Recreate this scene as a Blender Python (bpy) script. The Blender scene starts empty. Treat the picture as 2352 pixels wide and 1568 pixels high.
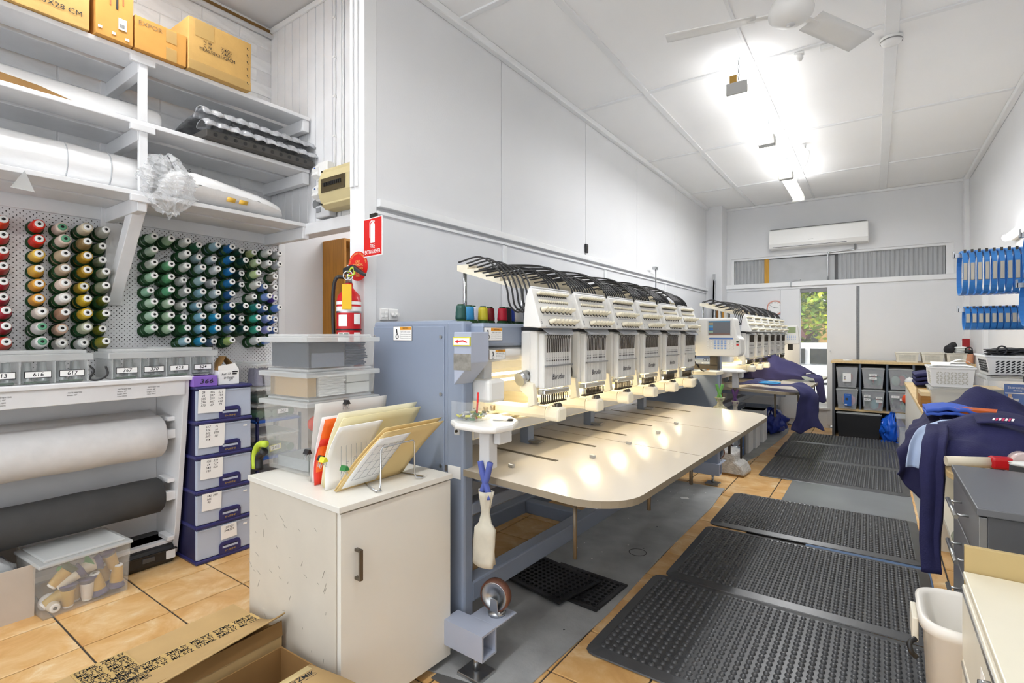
import bpy, bmesh, math, random
from mathutils import Vector, Matrix, noise
random.seed(7)
sc = bpy.context.scene
COL = sc.collection
R = math.radians

# ------------------------------------------------------------------ camera, world, sun, exposure
cam = bpy.data.cameras.new('camera'); camo = bpy.data.objects.new('camera', cam); COL.objects.link(camo)
cam.sensor_width = 36; cam.lens = 36 * 1175 / 2352
cam.shift_y = -16 / 2352
cam.clip_start = 0.05
camo.location = (0, 0, 1.3)
camo.rotation_euler = (R(90), 0, math.atan2(834, 1175))
sc.camera = camo
w = bpy.data.worlds.new('world'); sc.world = w; w.use_nodes = True
bg = w.node_tree.nodes['Background']
bg.inputs[0].default_value = (0.93, 0.96, 1.0, 1); bg.inputs[1].default_value = 1.75
sun = bpy.data.lights.new('sun', 'SUN'); sun.energy = 4.0; sun.angle = R(1); sun.color = (1, .95, .85)
suno = bpy.data.objects.new('sun', sun); COL.objects.link(suno)
suno.rotation_euler = (R(48), 0, R(-62))
sc.view_settings.view_transform = 'Standard'
try: sc.view_settings.look = 'None'
except Exception: pass
sc.view_settings.exposure = 0.32
sc.view_settings.gamma = 1.0
sc.view_settings.use_curve_mapping = False
sc.cycles.max_bounces = 8; sc.cycles.diffuse_bounces = 6; sc.cycles.glossy_bounces = 3; sc.cycles.transmission_bounces = 3; sc.cycles.transparent_max_bounces = 12
sc.cycles.use_light_tree = False
sc.cycles.adaptive_threshold = .14; sc.cycles.adaptive_min_samples = 16
LAMP = 6.0      # emission strength of the fluorescent tubes

# ------------------------------------------------------------------ materials
def lin(c):
    if isinstance(c, str):
        c = tuple(int(c[i:i+2], 16) for i in (0, 2, 4))
    r = []
    for v in c[:3]:
        v = v / 255.
        r.append(v / 12.92 if v <= .04045 else ((v + .055) / 1.055) ** 2.4)
    return (*r, 1)
MATS = {}
def mat(name, c, rough=.5, metal=0, alpha=1, var=0, scale=8, bump=0, bscale=60, emit=0, spec=.5, trans=0, stretch=None, coat=0):
    """plain procedural material; var: strength of a noise mottling; bump: fine relief"""
    if name in MATS: return MATS[name]
    m = bpy.data.materials.new(name); m.use_nodes = True; MATS[name] = m
    nt = m.node_tree; b = nt.nodes['Principled BSDF']
    col = lin(c)
    b.inputs['Base Color'].default_value = col
    b.inputs['Roughness'].default_value = rough
    b.inputs['Metallic'].default_value = metal
    b.inputs['Alpha'].default_value = alpha
    b.inputs['Specular IOR Level'].default_value = spec
    if trans: b.inputs['Transmission Weight'].default_value = trans
    if coat: b.inputs['Coat Weight'].default_value = coat
    if emit:
        b.inputs['Emission Color'].default_value = col; b.inputs['Emission Strength'].default_value = emit
    if var or bump:
        tc = nt.nodes.new('ShaderNodeTexCoord'); src = tc.outputs['Object']
        if stretch:
            mp = nt.nodes.new('ShaderNodeMapping'); mp.inputs['Scale'].default_value = stretch
            nt.links.new(src, mp.inputs[0]); src = mp.outputs[0]
    if var:
        n = nt.nodes.new('ShaderNodeTexNoise'); n.inputs['Scale'].default_value = scale; n.inputs['Detail'].default_value = 5
        nt.links.new(src, n.inputs['Vector'])
        rp = nt.nodes.new('ShaderNodeValToRGB')
        rp.color_ramp.elements[0].position = .3; rp.color_ramp.elements[1].position = .7
        rp.color_ramp.elements[0].color = tuple(min(1, v * (1 - var)) for v in col[:3]) + (1,)
        rp.color_ramp.elements[1].color = tuple(min(1, v * (1 + var * .6)) for v in col[:3]) + (1,)
        nt.links.new(n.outputs['Fac'], rp.inputs[0]); nt.links.new(rp.outputs[0], b.inputs['Base Color'])
    if bump:
        n2 = nt.nodes.new('ShaderNodeTexNoise'); n2.inputs['Scale'].default_value = bscale; n2.inputs['Detail'].default_value = 3
        nt.links.new(src, n2.inputs['Vector'])
        bp = nt.nodes.new('ShaderNodeBump'); bp.inputs['Strength'].default_value = bump; bp.inputs['Distance'].default_value = .01
        nt.links.new(n2.outputs['Fac'], bp.inputs['Height']); nt.links.new(bp.outputs[0], b.inputs['Normal'])
    return m
def nodes(m): return m.node_tree.nodes, m.node_tree.links, m.node_tree.nodes['Principled BSDF']

WALL = mat('wall_paint', 'e0e1e3', .75, var=.025, scale=1.5, bump=.05, bscale=90)
CEIL = mat('ceiling_paint', 'f3f3f3', .8, var=.02, scale=1.2)
TRIM = mat('trim_paint', 'e8e9ea', .55, var=.02, scale=4)
SHELF = mat('shelf_paint', 'e3e4e6', .55, var=.05, scale=6)
GROUT = mat('grout', '4a4640', .9, var=.2, scale=20)
BRICKM = mat('painted_brick', 'e4e5e6', .8, var=.09, scale=14, bump=.5, bscale=35, stretch=(1, .35, 1))
MORTAR = mat('painted_mortar', 'dadbdd', .9, bump=.4, bscale=60)
def tile_mat():
    m = mat('terracotta_tile', 'd3a163', .36); N, L, b = nodes(m)
    tc = N.new('ShaderNodeTexCoord'); oi = N.new('ShaderNodeObjectInfo')
    ad = N.new('ShaderNodeVectorMath'); ad.operation = 'ADD'
    sc_ = N.new('ShaderNodeVectorMath'); sc_.operation = 'SCALE'; sc_.inputs['Scale'].default_value = 40
    cx = N.new('ShaderNodeCombineXYZ'); L.new(oi.outputs['Random'], cx.inputs[0]); L.new(oi.outputs['Random'], cx.inputs[1])
    L.new(cx.outputs[0], sc_.inputs[0]); L.new(tc.outputs['Object'], ad.inputs[0]); L.new(sc_.outputs[0], ad.inputs[1])
    n = N.new('ShaderNodeTexNoise'); n.inputs['Scale'].default_value = 5.5; n.inputs['Detail'].default_value = 8; n.inputs['Roughness'].default_value = .66; n.inputs['Distortion'].default_value = .6
    L.new(ad.outputs[0], n.inputs['Vector'])
    rp = N.new('ShaderNodeValToRGB'); e = rp.color_ramp.elements
    e[0].position = .26; e[0].color = lin('c8955a'); e[1].position = .74; e[1].color = lin('f3e0bc')
    k = rp.color_ramp.elements.new(.45); k.color = lin('d8aa6c'); k = rp.color_ramp.elements.new(.58); k.color = lin('e3be88')
    L.new(n.outputs['Fac'], rp.inputs[0]); L.new(rp.outputs[0], b.inputs['Base Color'])
    return m
TILE = tile_mat()
def peg_mat():
    m = mat('pegboard', 'dedfe1', .6); N, L, b = nodes(m)
    tc = N.new('ShaderNodeTexCoord'); sp = N.new('ShaderNodeSeparateXYZ'); L.new(tc.outputs['Object'], sp.inputs[0])
    def M(op, a, b_=None, clamp=False):
        x = N.new('ShaderNodeMath'); x.operation = op; x.use_clamp = clamp
        for i, v in enumerate((a, b_)):
            if v is None: continue
            if isinstance(v, (int, float)): x.inputs[i].default_value = v
            else: L.new(v, x.inputs[i])
        return x.outputs[0]
    def dist(off):
        out = []
        for k in ('Y', 'Z'):
            f = M('FRACT', M('ADD', M('DIVIDE', sp.outputs[k], .0254), off))
            out.append(M('ABSOLUTE', M('SUBTRACT', f, .5)))
        return M('SQRT', M('ADD', M('MULTIPLY', out[0], out[0]), M('MULTIPLY', out[1], out[1])))
    d = M('LESS_THAN', M('MINIMUM', dist(0), dist(.5)), .115)
    mx = N.new('ShaderNodeMix'); mx.data_type = 'RGBA'
    mx.inputs[6].default_value = lin('dedfe1'); mx.inputs[7].default_value = lin('2a2a2a')
    L.new(d, mx.inputs[0]); L.new(mx.outputs[2], b.inputs['Base Color'])
    return m
PEG = peg_mat()
CARD = mat('cardboard', 'c79f5c', .8, var=.1, scale=9, bump=.1, bscale=50)
CARDT = mat('cardboard_tan', 'b99a68', .8, var=.08, scale=7)
CARDIN = mat('cardboard_inside', '8d6a3c', .9, var=.1)
CARDG = mat('cardboard_grey', 'c3b8ab', .85, var=.05)
BLACK = mat('black_print', '1c1c1e', .6)
INK = mat('pen_ink', '22222a', .7)
WHITE = mat('white_plastic', 'eeeeec', .4)
PAPER = mat('paper', 'f1f1ef', .8)
CREAM = mat('cream_plastic', 'ebe6d6', .42, var=.03, scale=5)
BEIGE = mat('beige_steel', 'e0d9c8', .4)
LAM = mat('white_laminate', 'e2dfd6', .35, var=.02, scale=2)
LAMS = mat('scuffed_laminate', 'cfc8ba', .5, var=.06, scale=5)
STEEL = mat('steel', 'b9bbbd', .28, 1, var=.06, scale=20)
CHROME = mat('chrome', 'd6d8da', .12, 1)
DARKM = mat('dark_metal', '4a4640', .35, .9)
BLUEG = mat('blue_grey_enamel', '8893a6', .38, var=.03, scale=3)
BLUEL = mat('pale_blue_grey_enamel', 'aab2c4', .38, var=.03)
NAVYP = mat('navy_plastic', '2e2f66', .4)
PALEBL = mat('pale_blue_plastic', 'b4bfd2', .4, var=.03)
RUBB = mat('black_rubber', '4b4c4e', .34, var=.1, scale=12, spec=.6)
RUBG = mat('grey_rubber', 'a3a5a5', .6, var=.2, scale=6, bump=.15, bscale=80)
BLACKP = mat('black_plastic', '1f1f21', .4)
CLEAR = mat('clear_plastic', 'e9ecec', .18, alpha=.085)
CLEARL = mat('frosted_plastic', 'e6e9e8', .3, alpha=.42)
CLEARM = mat('milky_plastic', 'e4e4e0', .3, alpha=.16)
BINP = mat('bin_plastic', 'e8ebee', .3, alpha=.26)
GLASS = mat('window_glass', 'eef4f4', .03, alpha=.10)
NAVY = mat('navy_cotton', '232452', .85, var=.14, scale=10, bump=.25, bscale=160)
ROYAL = mat('royal_blue_cotton', '3f62c4', .8, var=.1, scale=10)
SKYC = mat('pale_blue_cotton', 'b9cbea', .8, var=.06, scale=10)
GREENP = mat('dark_green_plastic', '17401f', .4)
WOODB = mat('bookcase_wood', 'ad7420', .5, var=.2, scale=5, stretch=(9, 9, .8))
BEECH = mat('beech_laminate', 'd9bd8a', .42, var=.12, scale=6, stretch=(8, .8, 8))
GREYCH = mat('charcoal_laminate', '55575b', .4)
BLUEHOOP = mat('hoop_blue', '3f86cf', .35)
REDP = mat('extinguisher_red', 'c4141c', .3)
SIGNR = mat('sign_red', 'd8150f', .4)
YELP = mat('yellow_tag', 'e3b512', .5)

# ------------------------------------------------------------------ mesh helpers
class MB:
    def __init__(s): s.v = []; s.f = []; s.sm = []
    def add(s, vs, fs, M=None, smooth=False):
        o = len(s.v)
        s.v += [tuple(M @ Vector(p)) for p in vs] if M is not None else [tuple(p) for p in vs]
        s.f += [tuple(i + o for i in f) for f in fs]; s.sm += [smooth] * len(fs)
        return s
    def box(s, x0, x1, y0, y1, z0, z1, M=None):
        return s.add([(x, y, z) for z in (z0, z1) for y in (y0, y1) for x in (x0, x1)],
                     [(0, 2, 3, 1), (4, 5, 7, 6), (0, 1, 5, 4), (2, 6, 7, 3), (0, 4, 6, 2), (1, 3, 7, 5)], M)
    def cyl(s, p0, p1, r0, r1=None, n=16, cap=True, smooth=True):
        r1 = r0 if r1 is None else r1
        p0, p1 = Vector(p0), Vector(p1); d = (p1 - p0).normalized()
        a = d.orthogonal().normalized(); b = d.cross(a)
        vs = []
        for p, r in ((p0, r0), (p1, r1)):
            for i in range(n):
                t = 2 * math.pi * i / n; vs.append(p + a * (r * math.cos(t)) + b * (r * math.sin(t)))
        s.add(vs, [(i, (i + 1) % n, n + (i + 1) % n, n + i) for i in range(n)], None, smooth)
        if cap:
            o = len(s.v) - 2 * n
            s.f += [tuple(o + i for i in reversed(range(n))), tuple(o + n + i for i in range(n))]; s.sm += [False] * 2
        return s
    def lathe(s, prof, n=20, M=None, smooth=True, cap=True):
        vs = [(r * math.cos(2 * math.pi * i / n), r * math.sin(2 * math.pi * i / n), z) for r, z in prof for i in range(n)]
        fs = [(k * n + i, k * n + (i + 1) % n, (k + 1) * n + (i + 1) % n, (k + 1) * n + i) for k in range(len(prof) - 1) for i in range(n)]
        if cap:
            fs += [tuple(reversed(range(n))), tuple((len(prof) - 1) * n + i for i in range(n))]
        return s.add(vs, fs, M, smooth)
    def tube(s, pts, r, n=8, closed=False):
        pts = [Vector(p) for p in pts]; m = len(pts); rings = []
        prev = None
        for i, p in enumerate(pts):
            if closed: t = pts[(i + 1) % m] - pts[i - 1]
            else: t = pts[min(i + 1, m - 1)] - pts[max(i - 1, 0)]
            t.normalize()
            a = t.orthogonal().normalized() if prev is None else (prev - t * prev.dot(t)).normalized()
            prev = a; b = t.cross(a); rr = r[i] if isinstance(r, (list, tuple)) else r
            rings.append([p + a * (rr * math.cos(2 * math.pi * k / n)) + b * (rr * math.sin(2 * math.pi * k / n)) for k in range(n)])
        fs = []; q = m if closed else m - 1
        for i in range(q):
            j = (i + 1) % m
            fs += [(i * n + k, i * n + (k + 1) % n, j * n + (k + 1) % n, j * n + k) for k in range(n)]
        if not closed: fs += [tuple(reversed(range(n))), tuple((m - 1) * n + k for k in range(n))]
        return s.add([p for r_ in rings for p in r_], fs, None, True)
    def prism(s, poly, h0, h1, M=None):
        """poly: 2D points in local XY, extruded along local Z"""
        n = len(poly)
        return s.add([(x, y, h0) for x, y in poly] + [(x, y, h1) for x, y in poly],
                     [tuple(reversed(range(n))), tuple(range(n, 2 * n))] + [(i, (i + 1) % n, n + (i + 1) % n, n + i) for i in range(n)], M)
    def tub(s, x0, x1, y0, y1, z0, z1, flare=.0, t=.003, M=None):
        """open-topped box with walls of thickness t, flaring by `flare` at the top"""
        def rect(g, z): return [(x0 - g, y0 - g, z), (x1 + g, y0 - g, z), (x1 + g, y1 + g, z), (x0 - g, y1 + g, z)]
        vs = rect(0, z0) + rect(flare, z1) + rect(flare - t, z1) + rect(-t, z0 + t)
        fs = [(3, 2, 1, 0)]
        for a, b in ((0, 4), (4, 8), (8, 12)):
            fs += [(a + i, a + (i + 1) % 4, b + (i + 1) % 4, b + i) for i in range(4)]
        fs += [(12, 13, 14, 15)]
        return s.add(vs, fs, M)
    def grid(s, fn, nu, nv, M=None, smooth=True):
        vs = [fn(i / nu, j / nv) for j in range(nv + 1) for i in range(nu + 1)]
        fs = [(j * (nu + 1) + i, j * (nu + 1) + i + 1, (j + 1) * (nu + 1) + i + 1, (j + 1) * (nu + 1) + i) for j in range(nv) for i in range(nu)]
        return s.add(vs, fs, M, smooth)
    def mesh(s, name):
        me = bpy.data.meshes.new(name); me.from_pydata(s.v, [], s.f)
        me.polygons.foreach_set('use_smooth', s.sm); me.update()
        return me
    def build(s, name, m, parent=None, bevel=0, solid=0, seg=2, kind=None, label=None, loc=None, rot=None):
        return obj(name, s.mesh(name), m, parent, bevel, solid, seg, kind, label, loc, rot)
def obj(name, me, m, parent=None, bevel=0, solid=0, seg=2, kind=None, label=None, loc=None, rot=None):
    o = bpy.data.objects.new(name, me)
    if m is not None and (len(me.materials) == 0): me.materials.append(m)
    COL.objects.link(o)
    if parent is not None: o.parent = parent
    if bevel:
        b = o.modifiers.new('bevel', 'BEVEL'); b.width = bevel; b.segments = seg; b.limit_method = 'ANGLE'; b.angle_limit = R(40)
    if solid:
        b = o.modifiers.new('solid', 'SOLIDIFY'); b.thickness = solid; b.offset = 0
    if kind: o['kind'] = kind
    if label: o['label'] = label
    if loc is not None: o.location = loc
    if rot is not None: o.rotation_euler = rot
    return o
def tag(o, label, cat, group=None):
    o['label'] = label; o['category'] = cat
    if group: o['group'] = group
    return o
def thing(name, label, cat, loc=(0, 0, 0), rotz=0, group=None):
    o = bpy.data.objects.new(name, None); COL.objects.link(o); o.empty_display_size = .1
    o.location = loc; o.rotation_euler = (0, 0, rotz)
    return tag(o, label, cat, group)
def copy_tree(o, parent=None):
    c = o.copy(); COL.objects.link(c); c.parent = parent
    for ch in list(o.children): copy_tree(ch, c)
    return c
def B(x0, x1, y0, y1, z0, z1, M=None): return MB().box(x0, x1, y0, y1, z0, z1, M)
def struct(name, mb, m, parent=None, bevel=0):
    o = mb.build(name, m, parent, bevel)
    if parent is None: o['kind'] = 'structure'
    return o
def T(x, y, z): return Matrix.Translation((x, y, z))
def RX(a): return Matrix.Rotation(R(a), 4, 'X')
def RY(a): return Matrix.Rotation(R(a), 4, 'Y')
def RZ(a): return Matrix.Rotation(R(a), 4, 'Z')
# orientation of flat print: text lies in local XY facing +Z
FACE_X = Matrix(((0, 0, 1, 0), (1, 0, 0, 0), (0, 1, 0, 0), (0, 0, 0, 1)))      # faces +X, reads along +Y
FACE_NX = Matrix(((0, 0, -1, 0), (-1, 0, 0, 0), (0, 1, 0, 0), (0, 0, 0, 1)))   # faces -X, reads along -Y
FACE_NY = Matrix(((1, 0, 0, 0), (0, 0, -1, 0), (0, 1, 0, 0), (0, 0, 0, 1)))    # faces -Y, reads along +X
_txt = {}
_ts = bpy.data.scenes.new('lettering_workspace')      # only used to turn letters into meshes; removed at the end
def text(body, size, m, parent, M, name='lettering', width=None, shear=0, bold=0):
    """flat lettering as a thin mesh; M places its centre"""
    key = (body, round(shear, 2), bold)
    if key not in _txt:
        cu = bpy.data.curves.new('t', 'FONT'); cu.body = body; cu.align_x = 'CENTER'; cu.align_y = 'CENTER'
        cu.size = 1; cu.shear = shear; cu.resolution_u = 2; cu.offset = bold
        to = bpy.data.objects.new('t', cu); _ts.collection.objects.link(to)
        with bpy.context.temp_override(scene=_ts, view_layer=_ts.view_layers[0]):
            dg = bpy.context.evaluated_depsgraph_get()
        dg.update()
        me = bpy.data.meshes.new_from_object(to.evaluated_get(dg))
        bpy.data.objects.remove(to); bpy.data.curves.remove(cu)
        _txt[key] = me
    me = _txt[key].copy(); me.materials.clear()
    xs = [v.co.x for v in me.vertices]
    wd = (max(xs) - min(xs)) if xs else 1
    sx = size if width is None else width / wd
    me.transform(M @ Matrix.Diagonal((sx, size, size, 1)))
    me.name = name
    return obj(name, me, m, parent)
def plate(w_, h_, M, m, parent, name, t=.0012):
    return MB().box(-w_ / 2, w_ / 2, -h_ / 2, h_ / 2, 0, t, M).build(name, m, parent)
def wave(x, y, z, k=6, seed=0):
    return noise.noise(Vector((x * k + seed, y * k + seed * 1.7, z * k)))
def smooth_path(pts, n=6):
    """Catmull-Rom through pts"""
    P = [Vector(p) for p in pts]; P = [P[0] * 2 - P[1]] + P + [P[-1] * 2 - P[-2]]; out = []
    for i in range(1, len(P) - 2):
        a, b, c, d = P[i - 1:i + 3]
        for k in range(n):
            t = k / n
            out.append(.5 * ((2 * b) + (c - a) * t + (2 * a - 5 * b + 4 * c - d) * t * t + (3 * b - a - 3 * c + d) * t ** 3))
    out.append(P[-2]); return out
def cloth(rows, name, m, parent=None, nu=24, nv=24, wr=.006, k=14, thick=.004, seed=0):
    """a draped sheet through rows of control points (all rows the same length)"""
    S = [smooth_path(r, max(2, nu // (len(r) - 1))) for r in rows]
    nc = len(S[0]); cols = [smooth_path([s[i] for s in S], max(2, nv // (len(rows) - 1))) for i in range(nc)]
    nr = len(cols[0]); mb = MB(); vs = []
    for j in range(nr):
        for i in range(nc):
            p = cols[i][j]; q = p * k
            e = noise.noise_vector(q + Vector((seed, seed * 2, 0))) * wr + noise.noise_vector(q * .45 + Vector((seed, 3, 5))) * wr * 1.6
            vs.append(p + e)
    fs = [(j * nc + i, j * nc + i + 1, (j + 1) * nc + i + 1, (j + 1) * nc + i) for j in range(nr - 1) for i in range(nc - 1)]
    mb.add(vs, fs, None, True)
    return mb.build(name, m, parent, solid=thick)
# ================================================================== the room
CZ = 3.22; WX = -2.09; NX = -3.55; RXW = .93; FY = 8.35
floor = struct('floor', B(-3.7, 1.05, -2.5, 8.5, -.1, -.006), GROUT)
tile_me = None
def lay_tiles():
    global tile_me
    px, py = .3345, .333; g = .004
    mb = MB().box(-px / 2 + g, px / 2 - g, -py / 2 + g, py / 2 - g, -.012, 0); tile_me = mb.mesh('tile'); tile_me.materials.append(TILE)
    for i in range(-3, 11):
        for j in range(-1, 23):
            x = -2.695 + (i + .5) * px; y = .70 + (j + .5) * py
            if x > 1.0 or x < -3.7: continue
            if -.78 < x < .06 and 2.06 < y < 7.6 and not (x < -.4 and 4.3 < y < 5.35): continue          # lies wholly under the mats
            if y > 1.75 and x > .62: continue                      # under the benches
            if x < -2.3 and y > 4.0: continue
            o = obj('tile', tile_me, TILE, floor, loc=(x, y, 0))
            if not any(m.type == 'BEVEL' for m in o.modifiers):
                b = o.modifiers.new('bevel', 'BEVEL'); b.width = .002; b.segments = 1
lay_tiles()

ceiling = struct('ceiling', B(-2.2, 1.05, -2.5, 8.5, CZ + .012, CZ + .1), CEIL)
cxs = [WX - .02, -1.48, -.70, .085, RXW + .02]; cys = [-2.5, -.8, .78, 2.36, 3.93, 5.51, 7.1, 8.4]
for i in range(4):
    for j in range(7):
        B(cxs[i] + .002, cxs[i + 1] - .002, cys[j] + .002, cys[j + 1] - .002, CZ, CZ + .014).build('ceiling_panel', CEIL, ceiling)
for x, wd in ((-1.48, .045), (-.70, .02), (.085, .075)):
    B(x - wd / 2, x + wd / 2, -2.5, 8.4, CZ - .012, CZ + .002).build('cover_strip', TRIM, ceiling, .003)
for y in cys[1:-1]:
    B(WX, RXW, y - .02, y + .02, CZ - .011, CZ + .002).build('cover_strip', TRIM, ceiling, .003)
for nm, mb in (('trim_1', B(WX, WX + .045, 1.7, 8.4, CZ - .05, CZ - .001)), ('trim_2', B(RXW - .045, RXW, -2.5, 8.4, CZ - .05, CZ - .001)),
               ('trim_3', B(WX, RXW, FY - .04, FY, CZ - .035, CZ - .001))):
    struct(nm, mb, TRIM, None, .008)

# left wall of the long room: painted sheet panels above and below a cable trunking
wl = struct('wall_left', B(WX - .1, WX - .012, 1.72, 8.5, 0, CZ + .1), WALL)
for a, b in zip([1.70, 2.82, 4.07, 5.27, 6.55], [2.82, 4.07, 5.27, 6.55, 8.35]):
    B(WX - .014, WX, a + .003, b - .003, 1.99, CZ - .01).build('wall_panel', WALL, wl, .0015)
for a, b in zip([1.70, 2.85, 4.47, 6.18], [2.85, 4.47, 6.18, 8.35]):
    B(WX - .014, WX - .002, a + .003, b - .003, 0, 1.93).build('wall_panel', WALL, wl, .0015)
for y in (2.85, 4.47, 6.18):
    B(WX - .004, WX + .008, y - .022, y + .022, 0, 1.915).build('cover_strip', TRIM, wl, .002)
B(WX - .01, WX + .03, 1.74, 8.35, 1.955, 1.995).build('cable_trunking', TRIM, wl, .003)
B(WX - .01, WX + .012, 1.74, 8.35, 1.918, 1.935).build('cover_strip', TRIM, wl, .002)
struct('trim_4', B(WX - .11, WX + .004, 1.66, 1.74, 0, CZ + .1), TRIM, None, .004)          # corner post
for x, wd in ((-2.175, .022), (-2.14, .02)):
    B(x - wd / 2, x + wd / 2, 1.648, 1.66, 2.05, CZ).build('cover_strip', TRIM, bpy.data.objects['trim_4'], .003)

# nook wall: pegboard below, painted brick above
wn = struct('wall_nook', B(NX - .15, NX - .001, -2.5, 4.2, 0, 3.6), MORTAR)
bh, bl = .086, .24
bme = MB().box(-.011, .011, -bl / 2 + .002, bl / 2 - .002, -bh / 2 + .002, bh / 2 - .002).mesh('brick'); bme.materials.append(BRICKM)
for r in range(17):
    for c in range(-1, 8):
        y = .1 + c * bl + (bl / 2 if r % 2 else 0)
        if y > 1.95: continue
        o = obj('brick', bme, BRICKM, wn, bevel=.003, seg=1, loc=(NX - .0085 + random.uniform(-.0015, .0015), y, 2.09 + r * bh), rot=(random.uniform(-.008, .008), 0, random.uniform(-.01, .01)))
B(NX - .012, NX + .004, -.3, 2.05, .9, 1.94).build('pegboard', PEG, wn)
B(NX - .012, NX + .02, -.3, 2.0, 1.94, 2.02).build('header_board', SHELF, wn, .003)
B(NX - .012, NX + .015, 2.05, 2.10, .0, 1.96).build('edge_strip', TRIM, wn, .003)
B(NX - .012, NX + .0, 2.10, 4.2, 0, 3.0).build('wall_panel', WALL, wn)
struct('ceiling_nook', B(-3.7, -2.09, -2.5, 2.1, 3.5, 3.6), mat('nook_ceiling', 'd3d4d6', .8, var=.03, scale=3))
struct('trim_5', B(-2.19, -2.09, -2.5, 1.9, 3.2, 3.6), TRIM)
struct('trim_6', B(NX, NX + .02, -2.5, 2.0, 3.45, 3.475), mat('raw_timber_edge', '7a5a2c', .8))
cp = MB().cyl((NX + .025, -1, 3.43), (NX + .025, 2.0, 3.43), .016, n=10).build('conduit_pipe', TRIM, None)
cp['kind'] = 'structure'; cp.name = 'trim_7'

# tongue-and-groove board wall across the nook, above the opening
wd_ = struct('wall_divider', B(-3.7, -2.15, 2.014, 2.10, 2.0, 3.6), TRIM)
x = NX
while x < -2.2:
    b = min(x + .0905, -2.18)
    MB().prism([(x + .001, 0), (x + .006, -.016), (b - .006, -.016), (b - .001, 0)], 2.02, 3.5, T(0, 2.016, 0)).build('board', SHELF, wd_)
    x += .0905
B(-3.548, -2.19, 1.957, 2.06, 1.955, 2.03).build('beam', SHELF, wd_, .004)
B(-2.20, -2.16, 1.9, 1.999, 2.03, 3.5).build('cover_strip', TRIM, wd_, .003)
B(-3.55, -2.2, 1.985, 2.0, 3.455, 3.49).build('cover_strip', TRIM, wd_, .003)
for x, x2, zt in ((-2.79, -2.785, 2.36), (-2.725, -2.722, 2.3), (-2.705, -2.705, 2.3)):
    MB().tube([(x + .002 * math.sin(k * 1.7), 1.992, zt + (3.5 - zt) * k / 10) for k in range(11)], .006, 6).build('cable', TRIM, wd_)
for z in (2.55, 2.8, 3.05, 3.3):
    B(-2.80, -2.78, 1.982, 1.998, z, z + .012).build('cable_clip', WHITE, wd_)
# back room behind the opening
struct('wall_backroom', B(-3.7, -2.1, 4.2, 4.3, 0, 3.1), WALL)
struct('ceiling_backroom', B(-3.7, -2.15, 2.1, 4.3, 2.95, 3.05), CEIL)

# far wall
wf = struct('wall_far', B(-2.2, 1.05, FY, FY + .12, 2.45, CZ + .1), WALL)
GREYW = mat('corrugated_sheet', 'a7a9ab', .5, var=.12, scale=5, stretch=(6, 1, .6))
B(-2.2, 1.05, FY - .05, FY + .12, 1.99, 2.055).build('ledge', TRIM, wf, .006)
B(-2.2, 1.05, FY - .02, FY + .12, 1.955, 1.99).build('ledge_board', TRIM, wf, .004)
B(-2.2, -1.80, FY, FY + .12, 2.05, 2.45).build('window_jamb', WALL, wf)
B(.80, 1.05, FY, FY + .12, 2.05, 2.45).build('window_jamb', WALL, wf)
B(-2.2, -.905, FY, FY + .10, 0, 1.96).build('wall_panel', WALL, wf)
B(-1.12, -.873, FY - .04, FY, .1, 1.95).build('sliding_panel', WALL, wf, .003)
B(-.905, -.51, FY - .02, FY + .10, 0, .27).build('sill_panel', WALL, wf, .004)
B(-.544, -.205, FY - .035, FY + .1, .05, 1.965).build('door_leaf', WALL, wf, .003)
B(-.205, -.17, FY - .015, FY + .1, 0, 1.96).build('slotted_strip', mat('slotted_steel', '7d7f82', .5, .6, var=.2, scale=60), wf)
B(-.17, 1.05, FY - .03, FY + .1, 0, 1.965).build('wall_panel', WALL, wf, .002)
B(-.51, -.495, FY - .07, FY - .035, 1.06, 1.08).build('door_knob', STEEL, wf)
B(-.905, -.51, FY - .05, FY + .06, .255, .285).build('sill', TRIM, wf, .004)
# high window of corrugated sheets
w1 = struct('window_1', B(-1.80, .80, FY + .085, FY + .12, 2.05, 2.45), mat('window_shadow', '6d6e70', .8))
def corr(x0, x1, parent):
    n = int((x1 - x0) / .012); return MB().grid(lambda u, v: (x0 + (x1 - x0) * u, FY + .06 + .006 * math.sin(u * n * math.pi / 2), 2.055 + .365 * v), n * 2, 1).build('corrugated_sheet', GREYW, parent)
corr(-1.76, -1.33, w1); corr(-.42, .72, w1)
B(-1.30, -.46, FY + .06, FY + .07, 2.055, 2.41).build('flat_sheet', mat('flat_sheet', 'b4b6b8', .6, var=.05, scale=9), w1)
B(-1.345, -1.285, FY + .045, FY + .065, 2.055, 2.42).build('timber_strip', mat('yellow_pine', 'c3922f', .6, var=.15, scale=5, stretch=(8, 1, 1)), w1)
B(-1.80, .80, FY + .02, FY + .08, 2.42, 2.45).build('frame', TRIM, w1)
B(-1.80, -1.765, FY + .02, FY + .08, 2.05, 2.42).build('frame', TRIM, w1)
B(.725, .80, FY + .02, FY + .08, 2.05, 2.42).build('frame', TRIM, w1)
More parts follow.
